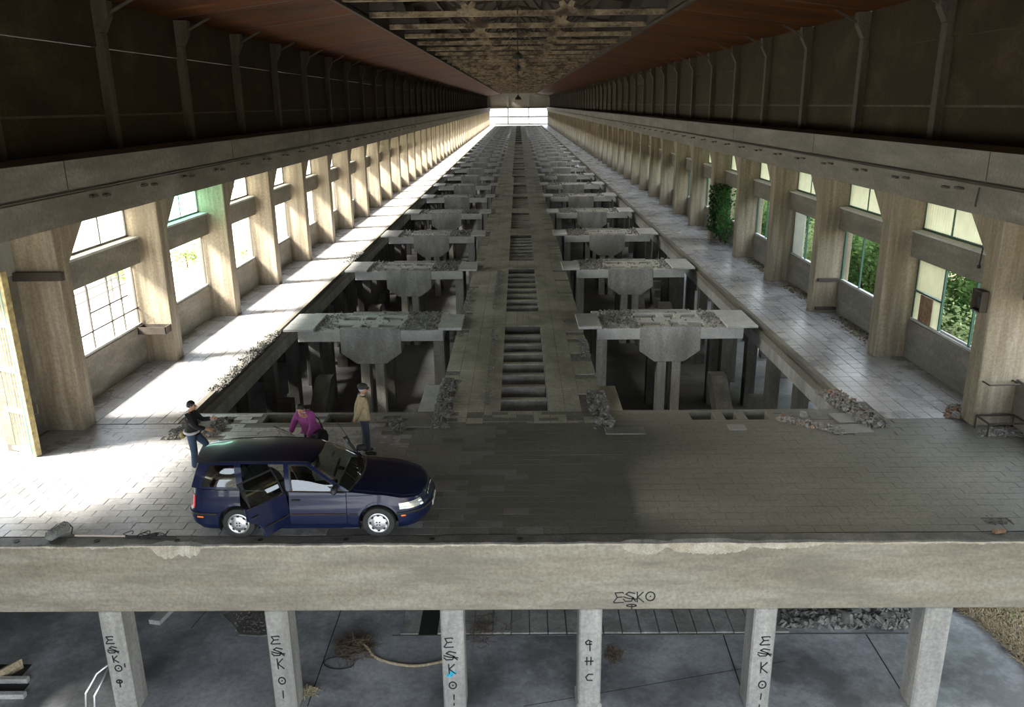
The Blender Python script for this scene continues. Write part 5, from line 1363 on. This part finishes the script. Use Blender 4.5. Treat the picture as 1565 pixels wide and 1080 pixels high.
MB().obox((1.85, .17, -.06), .16, .08, .06).build('connector', M['black'], bm_, bevel=.01)

# ------------------------------------------------------------------ fittings on the pillars
y2 = SIDE['left']['y0'] + S
ty = empty('metal_tray', (-11.25, y2 - .22, 1.02)); tag(ty, 'open rusty metal tray fixed to the second yard-side pillar', 'tray')
for bx_ in ((-.35, .5, -.20, -.18, 0, .2), (-.35, .5, .20, .22, 0, .2), (-.35, -.33, -.2, .22, 0, .2), (.48, .5, -.2, .22, 0, .2), (-.35, .5, -.2, .22, -.02, .0)): MB().box(*bx_).build('panel', M['steel'], ty)
y1 = SIDE['right']['y0']
jb = empty('junction_box', (10.87, y1 + .30, 3.05)); tag(jb, 'dark open junction box on the first leafy-side pillar', 'junction box')
MB().box(-.02, .0, -.19, .19, -.25, .25).build('back_plate', M['steel'], jb)
for bx_ in ((-.16, 0, -.21, -.18, -.25, .25), (-.16, 0, .18, .21, -.25, .25), (-.16, 0, -.19, .19, .22, .25), (-.16, 0, -.19, .19, -.25, -.22)): MB().box(*bx_).build('side_plate', M['steel'], jb)
MB().box(-.10, -.02, -.08, .08, -.12, .12).build('terminal_block', M['black'], jb, bevel=.01)
cb_ = MB().tube([(10.6, y1 + .7, 5.62), (10.62, y1 + .8, 5.2), (11.0, y1 + .9, 4.95), (11.05, y1 + .95, 4.2), (11.02, y1 + .95, 3.75)], .018, 6).lathe([(0, -.05), (.045, -.02), (.045, .03), (0, .06)], (11.02, y1 + .95, 3.72), 8).build('hanging_cable', M['black'], None, True); tag(cb_, 'black cable with a plug hanging from the beam over the first leafy-side window', 'cable')
rf = empty('rod_frame', (11.35, y1 - .45, 0)); tag(rf, 'rusty iron rod frame standing at the pillar foot', 'iron frame')
Pq = [(-.45, -.25), (.45, -.25), (.45, .30), (-.45, .30)]
for (a, b) in Pq: MB().bar((a, b, 0), (a, b, .34), .03).build('upright', M['steel'], rf)
for k in range(4): MB().bar((*Pq[k], .34), (*Pq[(k + 1) % 4], .34), .035).build('rail', M['steel'], rf)
br = MB().tube([(11.0, y1 - .01, 1.15), (11.0, y1 - .3, 1.15), (11.7, y1 - .3, 1.17), (11.7, y1 - .01, 1.17)], .02, 6).build('bracket', M['steel'], None, True); tag(br, 'rusty bracket rod on the pillar above the iron frame', 'bracket')
y3 = SIDE['right']['y0'] + 2 * S
for i, zz in enumerate((1.25, .16)):
    o = MB().box(11.02, 11.78, y3 - .10, y3 - .005, zz - .06, zz + .06).build('wall_rail', M['steel'], None, bevel=.01); tag(o, ('rusty steel rail fixed halfway up the third leafy-side pillar', 'rusty steel rail fixed low on the third leafy-side pillar')[i], 'rail')
# ------------------------------------------------------------------ in the pits
o = MB().box(-2.78, -2.24, YF + .02, 22.6, -.45, -.32).build('pit_ledge', M['cover'], None, bevel=.01); tag(o, 'pale concrete ledge along the walkway side in the yard-side pit', 'ledge')
M['palepaint'] = weathered('whitewashed_ledge', ((.55, .56, .56), (.66, .67, .68), (.76, .77, .78)), ns=2, fine=20); o.data.materials[0] = M['palepaint']
o = MB().box(2.24, 2.85, YF + .02, 23.2, -.75, -.6).build('pit_ledge', M['walk'], None, bevel=.01); tag(o, 'brown concrete ledge along the walkway side in the leafy-side pit', 'ledge')
for s, nm in ((-1, 'yard'), (1, 'leafy')):
    for k in range(3):
        o = MB().prism([(PB + k * SP - 3.6, ZB), (PB + k * SP - .8, -1.5), (PB + k * SP - .3, -1.5), (PB + k * SP - .3, -1.9), (PB + k * SP - 2.6, ZB)], 'x', *sorted((s * 6.6, s * 7.15))).build('sloping_stringer', M['pitshade']); tag(o, 'sloping concrete stringer in the %s-side pit in front of the %s hopper frame' % (nm, ('first', 'second', 'third')[k]), 'stringer')
        st = MB()
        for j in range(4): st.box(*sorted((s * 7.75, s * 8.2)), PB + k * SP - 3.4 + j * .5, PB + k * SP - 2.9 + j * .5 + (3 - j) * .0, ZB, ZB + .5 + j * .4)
        o = st.build('step_block', M['pitshade']); tag(o, 'stepped concrete block in the %s-side pit beside the %s hopper frame' % (nm, ('first', 'second', 'third')[k]), 'steps')
# ------------------------------------------------------------------ pendant lamps
M['shade'] = plain('dark_green_enamel', (.06, .065, .04), .45); M['enamel'] = plain('white_enamel', (.75, .75, .70), .3)
for i, (y_, z_) in enumerate(((42.84, 9.72), (87.8, 8.0), (59.7, 9.9))):
    l = empty('pendant_lamp', (0, y_, z_)); tag(l, ('bell shaped enamel pendant lamp hanging under the trusses', 'bell shaped pendant lamp hanging low on a long cord down the hall', 'small pendant lamp hanging between the other two lamps')[i], 'lamp')
    sc = (1, 1.15, .8)[i]
    MB().lathe([(.05, .42), (.07, .40), (.09, .30), (.20, .24), (.28, .12), (.31, .0), (.30, .0), (.26, .11), (.18, .21), (.0, .25)], n=20).build('shade', M['shade'], l, True).scale = (sc, sc, sc)
    MB().lathe([(0, .02), (.06, .05), (.07, .12), (.04, .2), (0, .22)], n=12).build('bulb', M['enamel'], l, True).scale = (sc, sc, sc)
    MB().tube([(0, 0, .4 * sc), (0, 0, 11.17 - z_)], .02, 5).build('cord', M['black'], l)
